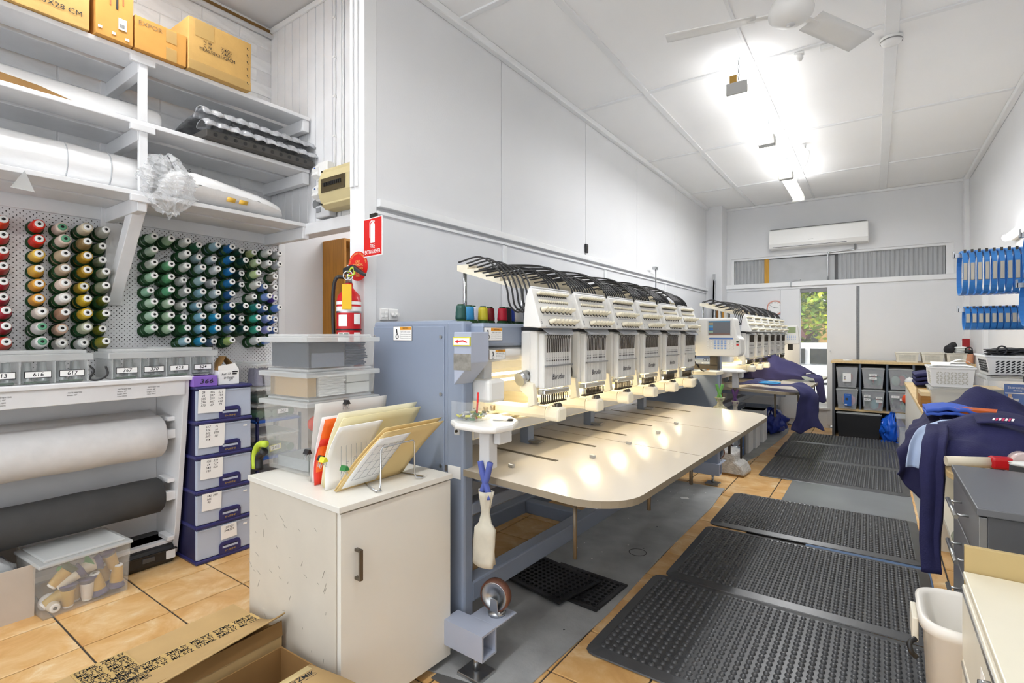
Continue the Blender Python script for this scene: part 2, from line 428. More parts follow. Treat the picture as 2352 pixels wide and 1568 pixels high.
# narrow glazed door slot
w2 = struct('window_2', B(-.905, -.873, FY - .01, FY + .08, .28, 1.97), TRIM)
B(-.544, -.52, FY - .01, FY + .08, .28, 1.97).build('frame', TRIM, w2)
B(-.873, -.544, FY + .0, FY + .08, 1.90, 1.97).build('frame', mat('grey_frame', '8a8a8c', .6), w2)
B(-.873, -.544, FY + .02, FY + .06, .28, .34).build('frame', TRIM, w2)
B(-.873, -.544, FY + .035, FY + .041, .34, 1.90).build('pane', GLASS, w2)
struct('trim_8', B(WX, -1.86, 8.02, FY, 0, CZ), WALL, None, .004)       # pier in the far corner
wr_ = struct('wall_right', B(RXW, RXW + .12, -2.5, 8.5, 0, CZ + .1), WALL)
B(RXW - .008, RXW + .001, 1.2, 6.9, 1.0, 2.72).build('wall_panel', WALL, wr_, .002)
B(RXW - .04, RXW, 6.95, 7.05, 0, 2.05).build('door_jamb', TRIM, wr_, .004)
B(RXW - .05, RXW, 8.2, 8.34, 0, CZ).build('corner_post', TRIM, wr_, .004)
MB().cyl((RXW - .03, 8.28, 2.0), (RXW - .03, 8.28, CZ), .014, n=8).build('pipe', TRIM, wr_)
# surface conduit below the air conditioner and along the ledge
MB().tube(smooth_path([(-.22, FY - .06, 2.53), (-.22, FY - .02, 2.47), (-.25, FY + .0, 2.455), (-.5, FY, 2.447), (-.53, FY, 2.43), (-.535, FY, 2.38), (-.535, FY, 2.06)], 5), .011, 8).build('pipe', STEEL, wf)
MB().tube(smooth_path([(-.98, FY - .06, 1.98), (-.98, FY - .06, 2.05), (-.95, FY - .06, 2.07), (-.86, FY - .06, 2.075)], 5), .01, 8).build('pipe', STEEL, wf)

# ------------------------------------------------------------------ fluorescent lights
TUBE = mat('lit_tube', 'fffdf8', .4, emit=LAMP); TUBE.cycles.emission_sampling = 'NONE'
E_DOWN, E_UP = 12.5, 2.6
def fixture(x, y0, y1, z, label, group=None, chains=True, zc=CZ):
    t = thing('pendant_light', label, 'light', (x, y0, z), 0, group)
    L = y1 - y0
    MB().prism([(-.064, .03), (-.04, .012), (-.016, .012), (-.016, -.004), (.016, -.004), (.016, .012), (.04, .012), (.064, .03), (.045, .05), (-.045, .05)], .006, L - .006, Matrix(((1, 0, 0, 0), (0, 0, 1, 0), (0, 1, 0, 0), (0, 0, 0, 1)))).build('housing', WHITE, t)
    for sx in (-1, 1):
        MB().cyl((sx * .036, .03, -.012), (sx * .036, L - .03, -.012), .013, n=12).build('tube', TUBE, t)
    for y in (0, L - .02):
        B(-.066, .066, y, y + .02, -.03, .05).build('end_cap', mat('lamp_cap', 'b9b9b7', .5), t, .004)
    for nm, zz, e, up in (('tube_glow', -.032, E_DOWN, 0), ('tube_glow_up', .055, E_UP, 1)):
        la = bpy.data.lights.new(nm, 'AREA'); la.shape = 'RECTANGLE'; la.size = .10; la.size_y = L - .06; la.energy = e * L; la.color = (.98, .99, 1)
        lo = bpy.data.objects.new(nm, la); COL.objects.link(lo); lo.parent = t; lo.location = (0, L / 2, zz)
        lo.visible_camera = False
        if up: lo.rotation_euler = (math.pi, 0, 0)
    if chains:
        for y in (.06, L - .06):
            c = MB(); n = int((zc - z - .05) / .028)
            for k in range(n):
                zz = .05 + .028 * (k + .5); q = RZ(90 * (k % 2)) @ RX(90)
                c.tube([T(0, y, zz) @ q @ Vector((.008 * math.cos(a), .018 * math.sin(a), 0)) for a in [i * math.pi / 4 for i in range(8)]], .002, 5, True)
            c.build('chain', STEEL, t, kind='stuff')
    return t
f1 = fixture(-.765, 3.70, 4.86, 2.96, 'nearest twin-tube fluorescent light hanging on chains behind the ceiling fan')
B(-.045, .0, .004, .010, .05, .10).build('wiring_cover', mat('brass_plate', 'b98f3c', .5), f1)
fixture(-.765, 4.90, 6.04, 2.96, 'middle of the three twin-tube fluorescent lights in a row')
fixture(-.765, 6.08, 7.15, 2.96, 'farthest twin-tube fluorescent light, close to the far wall')
fixture(-.765, .2, 1.4, 2.96, 'added unseen twin-tube light overhead near the camera')  # added above the frame to brighten the near room
fixture(-.765, -1.7, -.5, 2.96, 'added unseen twin-tube light behind the camera')  # invented continuation of the row, out of view, for more light
fixture(-2.75, .0, 1.2, 3.4, 'added unseen twin-tube light on the nook ceiling', None, False)  # out-of-frame lamp added to light the nook evenly
fixture(-2.6, 2.7, 3.7, 2.88, 'twin-tube fluorescent light on the back room ceiling', None, False)
# batten light on the right wall
t = thing('wall_batten_light', 'fluorescent batten light on the right wall above the blue hoops', 'light', (.9, 4.4, 2.085))
B(-.01, .03, 0, 1.3, -.03, .03).build('housing', WHITE, t, .004)
MB().cyl((-.035, .0, 0), (-.035, 1.3, 0), .018, n=12).build('tube', TUBE, t)
for y in (-.01, 1.3): MB().cyl((-.035, y, 0), (-.035, y + .012, 0), .028, n=16).build('end_ring', STEEL, t)
# ================================================================== the nook: shelves, cartons, rolls
sh = thing('wall_shelf', 'white three-tier timber shelf on the nook wall holding cartons and rolls', 'shelf', (0, 0, 0))
SX = -3.05
for z in (2.735, 2.39, 2.03):
    B(SX - .185, SX, -.2, 1.985, z - .024, z).build('plank', SHELF, sh, .003)
    B(SX - .46, SX - .225, -.2, 1.985, z - .024, z).build('plank', SHELF, sh, .003)
    B(NX + .002, SX - .012, 1.02, 1.062, z - .10, z - .025).build('bearer', SHELF, sh, .003)
    B(SX - .014, SX + .006, .985, 1.095, z - .055, z - .02).build('bearer_cap', SHELF, sh, .003)
    B(NX + .002, SX - .006, 1.94, 1.985, z - .10, z - .025).build('bearer', SHELF, sh, .003)
    B(NX + .002, NX + .03, 1.0, 1.085, z - .15, z - .02).build('wall_cleat', SHELF, sh, .003)
for a, b in ((2.03, 2.366), (2.39, 2.711)):
    B(SX - .03, SX - .002, 1.025, 1.062, a, b).build('post', SHELF, sh, .003)
MB().prism([(NX + .03, 1.47), (NX + .03, 1.58), (SX - .16, 2.005), (SX - .06, 2.005)], -.03, .03, Matrix(((1, 0, 0, 0), (0, 0, 1, 1.06), (0, 1, 0, 0), (0, 0, 0, 1)))).build('diagonal_strut', SHELF, sh, .003)
B(NX + .002, NX + .032, 1.02, 1.10, 1.47, 1.93).build('wall_cleat', SHELF, sh, .003)

TAPE = mat('packing_tape', 'd2b071', .15, alpha=.55)
def carton(x0, x1, y0, y1, z0, z1, label, m=CARD, tapes=()):
    t = thing('carton', label, 'box', ((x0 + x1) / 2, (y0 + y1) / 2, z0), random.uniform(-.02, .02))
    a, b, h = (x1 - x0) / 2, (y1 - y0) / 2, z1 - z0
    MB().grid(lambda u, v: (0, 0, 0), 1, 1)
    body = MB().tub(-a, a, -b, b, 0, h, .002, .004).build('body', m, t, .003)
    B(-a, -.001, -b, b, h - .004, h + .001).build('top_flap', m, t)
    B(.001, a, -b, b, h - .004, h + .0015, T(0, 0, 0)).build('top_flap', m, t)
    return t, a, b, h
t, a, b, h = carton(-3.38, -3.01, 1.235, 1.57, 2.736, 3.015, 'tan carton printed with weights and measurements, farthest right on the top shelf')
for i, (s_, zz, w_) in enumerate((('N W           KGS', .62, .15), ('G W           KGS', .54, .15), ('MEAS:58X31X28CM', .46, .19))):
    text(s_, .026, BLACK, t, T(a + .0035, -.02, h * zz) @ FACE_X, 'printed_text', w_)
text('7.6', .026, INK, t, T(a + .0035, .01, h * .62) @ FACE_X, 'handwriting', .03, .3); text('7.6', .026, INK, t, T(a + .0035, .01, h * .54) @ FACE_X, 'handwriting', .03, .3)
B(a + .003, a + .0036, -.14, -.04, h - .09, h).build('tape_patch', TAPE, t); B(a + .003, a + .0036, -b, b, 0, .05).build('tape_strip', TAPE, t)
for k in range(6): MB().box(-.002, .002, -.008, .008, 0, .0008, T(a + .0032, b - .02, .04 + k * .04) @ RX(30) @ FACE_X).build('staple', BLACK, t)
t, a, b, h = carton(-3.38, -3.02, .995, 1.228, 2.736, 2.90, 'low carton stencilled EXPOR beside the printed carton on the top shelf', mat('cardboard_orange', 'cb9447', .8, var=.08, scale=9))
text('EXPOR', .032, mat('faded_print', '8d7350', .8), t, T(a + .0035, -.05, h - .03) @ FACE_X, 'printed_text', .105)
B(a + .003, a + .0036, .02, .07, h - .07, h - .005).build('tape_patch', TAPE, t); B(a + .003, a + .0036, .02, .07, .0, .065).build('tape_patch', TAPE, t)
MB().box(0, .004, -.11, .0, 0, .05, T(-.02, 0, h) @ RY(30)).build('raised_flap', m := MATS['cardboard_orange'], t)
t, a, b, h = carton(-3.40, -3.02, .835, .985, 2.736, 3.0, 'upright narrow carton with a white barcode sticker on the top shelf', MATS['cardboard_orange'])
plate(.034, .055, T(a + .0035, .03, .085) @ FACE_X, PAPER, t, 'barcode_sticker')
for k in range(9): B(a + .005, a + .0054, .017 + k * .0028, .0183 + k * .0028, .066, .085).build('barcode_bar', BLACK, t)
B(a + .003, a + .0036, -.022, -.016, .16, .24).build('red_print', mat('red_print', 'c2673c', .8), t); B(a + .003, a + .0036, .03, .036, .18, .23).build('red_print', MATS['red_print'], t)
B(a + .003, a + .0036, .004, .012, .15, .235).build('black_print', BLACK, t)
for y, z in ((-.06, .03), (-.005, .022), (.05, .014)): B(a + .0032, a + .0038, y - .008, y + .008, z, z + .012).build('white_mark', PAPER, t)
t, a, b, h = carton(-3.42, -3.03, .30, .815, 2.736, 3.12, 'big tan carton printed 28 CM, leftmost on the top shelf')
text('MEAS:58X43X28 CM', .034, BLACK, t, T(a + .0035, .07, .06) @ FACE_X, 'printed_text', .32)
B(a + .003, a + .0036, -.05, .05, .1, .16).build('paper_label', PAPER, t); B(a + .003, a + .0036, -.1, .0, 0, .06).build('tape_patch', TAPE, t)

# wrapped black trays on the middle shelf
WRAP = mat('plastic_wrap', 'c2c4c8', .18, .35, var=.3, scale=22, bump=.6, bscale=40)
t = thing('wrapped_tray_stack', 'dark ribbed trays wrapped in film, right end of the middle shelf', 'tray', (-3.2, 1.68, 2.392))
B(-.24, .20, -.36, .30, 0, .045).build('base_tray', mat('dark_tray', '4c4a47', .5), t, .006)
for k in range(11): MB().cyl((.2005, -.31 + k * .055, .022), (.202, -.31 + k * .055, .022), .011, n=10).build('hole', BLACKP, t)
for r_ in range(2):
    def f(u, v, r_=r_):
        y = -.37 + .70 * v; per = abs(math.sin(v * 10 * math.pi + r_ * .8)) ** .5
        an = u * math.pi; rad = .05 + .012 * per
        return (.16 - .03 * r_ + math.cos(an) * rad + .012 * wave(u * 2, y * 4, r_, 6), y, .06 + r_ * .072 + math.sin(an) * (.035 + .012 * per) + .008 * wave(y, u, 3 + r_, 30))
    MB().grid(f, 12, 90).build('wrapped_row', WRAP, t, solid=.003)
MB().grid(lambda u, v: (-.24 + .39 * u, -.36 + .66 * v, .10 + .07 * u ** .5 + .010 * wave(u, v, 2, 24)), 14, 24).build('wrapped_top', WRAP, t, solid=.002)
# rolls on shelves
def roll(x, z, r, y0, y1, m, label, name='wrapped_roll', sag=.0):
    t = thing(name, label, 'roll', (x, (y0 + y1) / 2, z - r)); L = (y1 - y0) / 2
    prof = [(.001, -L), (r * .9, -L), (r, -L + .012)] + [(r * (1 + .02 * math.sin(k * 2.3)), -L + .012 + (2 * L - .024) * k / 12) for k in range(1, 12)] + [(r, L - .012), (r * .9, L), (.001, L)]
    MB().lathe(prof, 28, T(0, 0, r) @ RX(-90), True, False).build('roll_body', m, t)
    return t
PLAS = mat('white_film', 'ebebeb', .25, var=.05, scale=9, bump=.35, bscale=22, stretch=(1, .4, 1))
t = roll(-3.2, 2.128, .097, -.2, 1.11, PLAS, 'fat white roll in plastic film on the lowest shelf beside the post')
for y in (.30, .47): MB().tube([(.098 * math.cos(a), y, .097 + .098 * math.sin(a)) for a in [k * math.pi / 12 for k in range(24)]], .003, 5, True).build('tie', mat('film_tie', 'b9bcc0', .3), t)
t = roll(-3.23, 2.458, .066, -.2, 1.17, PLAS, 'slim white roll in plastic film on the middle shelf')
t = thing('cardboard_sheet', 'torn brown cardboard strip at the front of the middle shelf', 'cardboard', (-3.09, .35, 2.392))
MB().prism([(-.5, 0), (.46, 0), (.3, .035), (.1, .05), (-.1, .04), (-.3, .045), (-.5, .04)], 0, .005, FACE_X).build('sheet', CARDIN, t)
# bag with a white bundle, lowest shelf
t = thing('bundle_bag', 'white bundle in a crumpled clear plastic bag spilling over the lowest shelf', 'bag', (-3.2, 1.4, 2.032))
def bundle(u, v):
    y = -.28 + .70 * v; s = (1 - abs(2 * v - 1) ** 4) ** .5
    hh = (.21 - .10 * v) * (.35 + .65 * s); a = u * 2 * math.pi
    return (.02 + math.cos(a) * .15 * (.5 + .5 * s), y + .02 * math.sin(a), hh * .5 + math.sin(a) * hh * .5 + .006 * wave(u * 3, v * 3, 1, 8))
MB().grid(bundle, 24, 30).build('white_bundle', mat('white_fabric', 'e6e6e6', .7, var=.04, bump=.15, bscale=30), t)
CRINK = mat('crinkled_film', 'e4e6e8', .1, alpha=.38, bump=.9, bscale=40)
def bagf(u, v):
    a = u * 2 * math.pi; k = math.sin(math.pi * min(1, v * 1.05)) ** .6
    r = .105 * (.35 + k * .8) * (1 + .30 * wave(math.cos(a), math.sin(a), v * 3, 2.2) + .22 * abs(wave(math.cos(a), math.sin(a), v * 3, 5.5)) + .12 * abs(wave(math.cos(a), math.sin(a), v * 4, 12)))
    return (.12 + r * math.cos(a) * .9 + .05 * v, -.26 + .02 * v + r * math.sin(a) * .85 * 1.1, .21 - .31 * v + .03 * wave(a, v * 4, 0, 1.5))
MB().grid(bagf, 72, 44, None, False).build('plastic_bag', CRINK, t)
for y, s_ in ((.05, 18), (.12, -12)):
    MB().grid(lambda u, v: (.172 - .012 * v, y + .05 * u - .01 + .02 * v, .03 + .045 * v), 2, 2).build('tape_piece', mat('gold_tape', 'd9ab3a', .4), t, solid=.001)
text('18-1 x5', .03, INK, t, T(.165, -.18, .155) @ RY(-20) @ FACE_X, 'handwriting', .07, .2); text('+ bulk', .03, INK, t, T(.168, -.17, .125) @ RY(-20) @ FACE_X, 'handwriting', .06, .2)
# film corner left hanging below the lowest shelf
t = thing('plastic_offcut', 'small clear plastic corner sticking out under the lowest shelf at the left edge', 'plastic', (-3.06, .58, 1.99))
MB().add([(0, -.03, -.05), (0, .05, -.055), (.02, .012, .03), (-.05, .012, .0)], [(0, 1, 2), (1, 3, 2), (3, 0, 2), (0, 3, 1)]).build('film', CLEARL, t)

# ------------------------------------------------------------------ thread cones on pegs
CAPW = mat('spool_cap_white', 'efefec', .4); CAPG = mat('spool_cap_green', '5f9f7c', .4); HOLE = mat('spool_bore', '151515', .6)
def thread_mat(c):
    m = mat('thread_' + c, c, .38, bump=.25, bscale=240, stretch=(.2, .2, 3)); return m
cone_me = {}
def cone_parts(kind):
    """meshes of a cone of thread along +Z: base flange, wound thread, cap ring, bore"""
    if kind in cone_me: return cone_me[kind]
    r0, r1, L = {'f': (.0245, .0215, .085), 's': (.022, .017, .085), 't': (.027, .018, .085)}[kind]
    base = MB().lathe([(.030, 0), (.031, .004), (.028, .007), (.022, .020), (.012, .022)], 18).mesh('base_flange')
    prof = [(r0 * .8, .016)] + [(r0 + (r1 - r0) * k / 6 + (.0006 if k % 2 else 0), .02 + (L - .03) * k / 6) for k in range(7)] + [(r1 * .85, L - .006)]
    body = MB().lathe(prof, 18).mesh('wound_thread')
    cap = MB().lathe([(.0145, L - .012), (.0155, L - .003), (.014, L), (.006, L), (.0055, L - .003)], 16, None, True, False).mesh('cap')
    bore = MB().lathe([(.0058, L - .02), (.0058, L + .0006)], 10).mesh('bore')
    cone_me[kind] = (base, body, cap, bore); return cone_me[kind]
def cone(loc, rot, color, label, kind='f', cap=CAPW, group=None, base=GREENP, name='thread_cone', sc_=1.2):
    t = thing(name, label, 'thread cone', loc, 0, group); t.rotation_euler = rot; t.scale = (sc_,) * 3
    for me, m, nm in zip(cone_parts(kind), (base, thread_mat(color), cap, HOLE), ('base_flange', 'wound_thread', 'cap', 'bore')):
        o = bpy.data.objects.new(nm, me); COL.objects.link(o); o.parent = t
        if len(me.materials) == 0: me.materials.append(m)
        o.material_slots[0].link = 'OBJECT'; o.material_slots[0].material = m
    return t
RT = (0, R(90 + 12 * 0 - 10), 0)      # axis out of the wall (+X), tips slightly raised
ROWN = ['top', 'second', 'third', 'fourth', 'fifth', 'sixth', 'seventh', 'eighth', 'ninth', 'tenth']
CNAME = {}
left = [  # columns of the left block: colours from the top down
    (.615, 't', ['d8421f', 'c43a3a', 'd2372f', 'a8423a', 'b3202c', 'b8283a', 'a81f30', '8f2530', 'c23a28']),
    (.745, 'f', ['dd2c14', 'd92a15', 'e6bf4e', 'e3b546', 'e2a43a', 'e0a03c', 'd8cdbf', 'dcdad6', 'dadad8']),
    (.835, 'f', ['dccbbd', 'd6c4b6', 'b7a487', 'b09c84', 'e0cdbf', 'e2dcd6', 'b78f76', 'd9b59e', 'd6d3cb']),
    (.925, 'f', ['cfc2a8', '9c8358', 'b8912f', 'ae8a28', 'cdb03c', 'd8bb3c', 'd0ac30', 'a9ad92', 'c9ccc9']),
    (1.005, 's', ['a9aaa0', '8e9873', '98a386', 'a7aa94', '8c9078', '60661f', '5f6a1e', '8a8f22', '7d7a24'])]
COLN = {'d8421f': 'orange-red', 'c43a3a': 'red', 'd2372f': 'red', 'a8423a': 'brick red', 'b3202c': 'crimson', 'b8283a': 'crimson', 'a81f30': 'dark red', '8f2530': 'maroon', 'c23a28': 'rust red'}
def cname(h):
    import colorsys
    r, g, b = [int(h[i:i+2], 16) / 255 for i in (0, 2, 4)]; hh, l, s = colorsys.rgb_to_hls(r, g, b); hd = hh * 360
    if s < .16: return 'white' if l > .8 else 'pale grey' if l > .62 else 'grey' if l > .3 else 'black'
    nm = [(12, 'red'), (24, 'rust'), (42, 'orange'), (52, 'gold'), (68, 'yellow'), (95, 'olive green'), (150, 'green'), (178, 'sea green'), (200, 'turquoise blue'), (225, 'blue'), (255, 'violet blue'), (290, 'purple'), (330, 'pink'), (361, 'red')]
    n = next(x for a, x in nm if hd < a)
    if n in ('orange', 'gold', 'rust', 'yellow') and s < .5: n = 'beige' if l > .6 else 'khaki brown'
    return ('pale ' if l > .72 else 'dark ' if l < .25 else '') + n
def pegged(y, z, c, kind, side, colw, roww, cap=CAPW, double=True, dx=0):
    g = 'thread cones on the pegboard'
    nm = cname(c)
    peg_t = double and random.random() < .72
    x = NX + .012
    ry = R(82)
    cone((x + (.055 if peg_t else 0) + dx, y, z + (.008 if peg_t else 0)), (0, ry, 0), c, f'{nm} thread cone in the {roww} row, {colw} of the {side} pegboard block', kind, cap, g)
    if peg_t:
        cone((x, y, z), (0, ry, 0), c, f'rear {nm} thread cone in the {roww} row, {colw} of the {side} block', kind, cap, g)
COLL = ['leftmost cut-off column', 'first full column', 'second full column', 'third full column', 'rightmost column']
for ci, (y, k, cs) in enumerate(left):
    for ri, c in enumerate(cs):
        z = 1.845 - ri * .0752
        cap = CAPG if (ci, ri) in ((1, 7), (1, 8), (2, 0), (2, 1)) else CAPW
        pegged(y - .02, z, c, k if (ri + ci) % 4 else 't', 'left', COLL[ci], ROWN[ri], cap, ci > 1 or ri > 5)
right = [
    (1.23, ['b7cdb8', 'b9d0bd', 'cfd6cb', '9fc4a7', '9ccdb0', 'b3cfb6', 'b0d0b8', 'a9cfae']),
    (1.317, ['a2bfa0', None, '6fb083', '63a878', '5fa57c', 'bfd4bc', 'bdd6b9', 'bcd8b6']),
    (1.405, ['c9cdc9', 'd2d4d2', 'd4d6d4', 'd9dad9', 'b9bcbc', 'd6d8d4', '2f6a45', '35704a', '9cc4d2']),
    (1.492, ['2f6b4e', '9fbcc6', 'aac2c9', 'a3bfc4', '8db6c6', '86b4c9', '7fb3cb', '7db4d0', '2d9ccb']),
    (1.580, ['8fb0be', 'b5c6cf', 'd0d6da', 'd6dadd', 'b9c8d0', 'd3dadb', '2a97c6', '2a9acb', '5f7fa5']),
    (1.668, ['1f5f9c', '1f6fae', '1c72b4', '2474ae', '285b93', '2b5c96', '2a4f80', '6482a6', 'b1c878']),
    (1.755, ['1d4a3f', '143f3f', '173f40', '1d4b47', None, '163a3d', '12343a', '12403f', None]),
    (1.840, ['b8c98b', 'bdd0a4', 'c2d79c', 'd6d8cf', 'd4d3c8', '2f8f8a', '3fae98', '3fae94', 'd2d4d2']),
    (1.917, ['c8ccc9', 'cdd0d3', None, '7f9bd6', '7c97d4', '6f92d6', '8f9fd8', '9d9fdb', '4a74c4']),
    (1.990, ['a9aeb0', 'aab2b9', '9c9788', 'a8a297', '6a4bb0', '5f86cc', '4f7fca', '4b78c4', None])]
RCOL = ['first', 'second', 'third', 'fourth', 'fifth', 'sixth', 'seventh', 'eighth', 'ninth', 'tenth']
for ci, (y, cs) in enumerate(right):
    for ri, c in enumerate(cs):
        if c is None: continue
        z = 1.845 - ri * .0752
        pegged(y - .018, z, c, 's', 'right', RCOL[ci] + ' column', ROWN[ri])
# bare peg hooks
for y, z in ((1.30, 1.76), (1.74, 1.545), (1.89, 1.695), (1.12, 1.72)):
    t = thing('peg_hook', {1.30: 'bare wire peg in a gap of the pegboard right block, second row', 1.74: 'bare wire peg in the fifth row of the pegboard right block', 1.89: 'bare wire peg near the right edge of the pegboard, third row', 1.12: 'bare wire peg on the pegboard beside the diagonal strut'}[y], 'hook', (NX + .004, y, z), 0, 'bare pegs')
    MB().tube([(0, 0, 0), (.05, 0, .004), (.1, 0, .008), (.108, 0, .018)], .0025, 6).build('wire', STEEL, t)
# ================================================================== nook, lower part
def poly_y(poly, y0, y1):      # polygon given in (x, z), extruded along y
    return MB().prism(poly, y0, y1, Matrix(((1, 0, 0, 0), (0, 0, 1, 0), (0, 1, 0, 0), (0, 0, 0, 1))))
rk = thing('roll_rack', 'white painted rack under the pegboard carrying two big fabric rolls', 'rack', (0, 0, 0))
B(-3.53, -3.13, -.2, 1.315, 1.045, 1.068).build('top_board', SHELF, rk, .004)
B(-3.165, -3.145, -.2, 1.275, .965, 1.045).build('fascia', SHELF, rk, .003)
poly_y([(-3.53, 0), (-3.36, 0), (-3.31, .04), (-3.27, .2), (-3.185, .75), (-3.15, 1.044), (-3.53, 1.044)], 1.272, 1.30).build('side_panel', SHELF, rk, .003)
B(-3.535, -3.52, -.2, 1.27, .05, 1.04).build('back_panel', SHELF, rk)
for z in (.82, .47, .14):
    B(-3.40, -3.27, 1.235, 1.272, z - .012, z + .012).build('roller_bracket', SHELF, rk, .003)
    B(-3.30, -3.26, 1.225, 1.272, z - .11, z - .06).build('roller_bracket', SHELF, rk, .003)
B(-3.45, -3.30, -.2, 1.27, .10, .125, RX(0)).build('lower_rail', SHELF, rk, .003)
for y, lines in ((.55, 4), (.80, 2), (1.0, 4), (1.13, 4)):
    for k in range(lines):
        text(['MATTE NEW TEAR', 'Width: 40"', 'Length: 100M', 'Colour: WHITE'][k], .009, BLACK, rk, T(-3.144, y - .02 + (.0 if k else .012), 1.02 - k * .012) @ FACE_X, 'printed_label', .055 if k == 0 else .04)
SPUN = mat('spun_interfacing', 'dfdfdf', .9, var=.05, scale=18)
t = roll(-3.335, .722, .118, -.2, 1.222, SPUN, 'wide white interfacing roll on the rack', 'fabric_roll')
MB().cyl((0, -.72, .118), (0, .725, .118), .025, n=14).build('core', CARDT, t)
MB().grid(lambda u, v: (-.02 - .09 * u, -.70 + 1.40 * v, .228 - .25 * 0 + .03 * u), 2, 2).build('loose_end', SPUN, t, solid=.001)
t = roll(-3.345, .385, .098, -.2, 1.222, mat('charcoal_interfacing', '454545', .85, var=.08, scale=12), 'wide charcoal fabric roll on the rack below the white one', 'fabric_roll')
MB().cyl((0, -.72, .098), (0, .725, .098), .022, n=14).build('core', CARDT, t)

def lidded(name, label, x0, x1, y0, y1, z0, z1, flare=.008, lid=.016, over=.006, m=CLEAR, lm=CLEARL, cat='storage box', group=None, rotz=0, M0=None):
    cx_, cy_ = (x0 + x1) / 2, (y0 + y1) / 2; a, b, h = (x1 - x0) / 2, (y1 - y0) / 2, z1 - z0
    t = thing(name, label, cat, (cx_, cy_, z0), rotz, group)
    MB().tub(-a + flare, a - flare, -b + flare, b - flare, 0, h - lid * .8, flare, .0025).build('body', m, t)
    if lid:
        lb = MB().box(-a - over, a + over, -b - over, b + over, h - lid, h - lid * .35); lb.box(-a + .012, a - .012, -b + .012, b - .012, h - lid * .35, h)
        lb.build('lid', lm, t, .004)
    return t, a, b, h
def dashed_label(parent, M, w_, h_, s_, size):
    p = plate(w_, h_, M, BLACK, parent, 'label_border'); q = plate(w_ - .006, h_ - .006, M @ T(0, 0, .0006), PAPER, p, 'label_card')
    text(s_, size, INK, p, M @ T(0, 0, .0022), 'handwritten_number', None, .12, .01)
SPC = mat('grey_spool_tops', 'a9b1b2', .3, .4)
def small_spools(parent, pts, h, r=.018, cm=SPC):
    for x, y in pts:
        MB().lathe([(r * 1.2, 0), (r * 1.2, .01), (r * .9, .012), (r * .6, h)], 12, T(x, y, .004)).build('spool', cm, parent)
for nm, y0, y1, nums, ly0 in (('left divided clear box numbered 616 and 617 on the rack top', -.15, .86, ['601', '604', '606', '610', '611', '613', '616', '617'], 0), ('right divided clear box numbered 367 to 624 on the rack top', .94, 1.45, ['367', '370', '623', '624'], 1)):
    t, a, b, h = lidded('divided_box', nm, -3.42, -3.175, y0, y1, 1.069, 1.225, .004, .05, .010, CLEAR, CLEARL)
    n = len(nums); seg = (2 * b - .02) / n
    for k in range(n + 1): B(-a + .01, a - .004, -b + .01 + k * seg - .0025, -b + .01 + k * seg + .0025, .003, h - .052).build('divider', CLEARL, t)
    for k in range(n):
        yc = -b + .01 + (k + .5) * seg
        dashed_label(t, T(a + .002, yc, .045) @ FACE_X, seg * .78, .032, nums[k], .026)
        ns = 2
        small_spools(t, [(x, yc + (i - (ns - 1) / 2) * seg / (ns + .3)) for i in range(ns) for x in (.03, .075)], .095, .02)
        B(a - .06, a - .008, yc - seg * .35, yc + seg * .35, .004, .012).build('green_bases', GREENP, t)
    B(-.03, .03, -.06, .06, h, h + .004).build('lid_catch', CLEARL, t)
t = thing('black_cord_loop', 'loose black cord between the two divided boxes on the rack top', 'cord', (-3.19, .895, 1.069))
MB().tube(smooth_path([(0, -.035, .075), (0.01, -.02, .05), (0.005, -.035, .01), (0.02, .0, .006), (0.01, .035, .03), (0, .03, .07)], 5), .005, 6).build('cord', BLACKP, t)

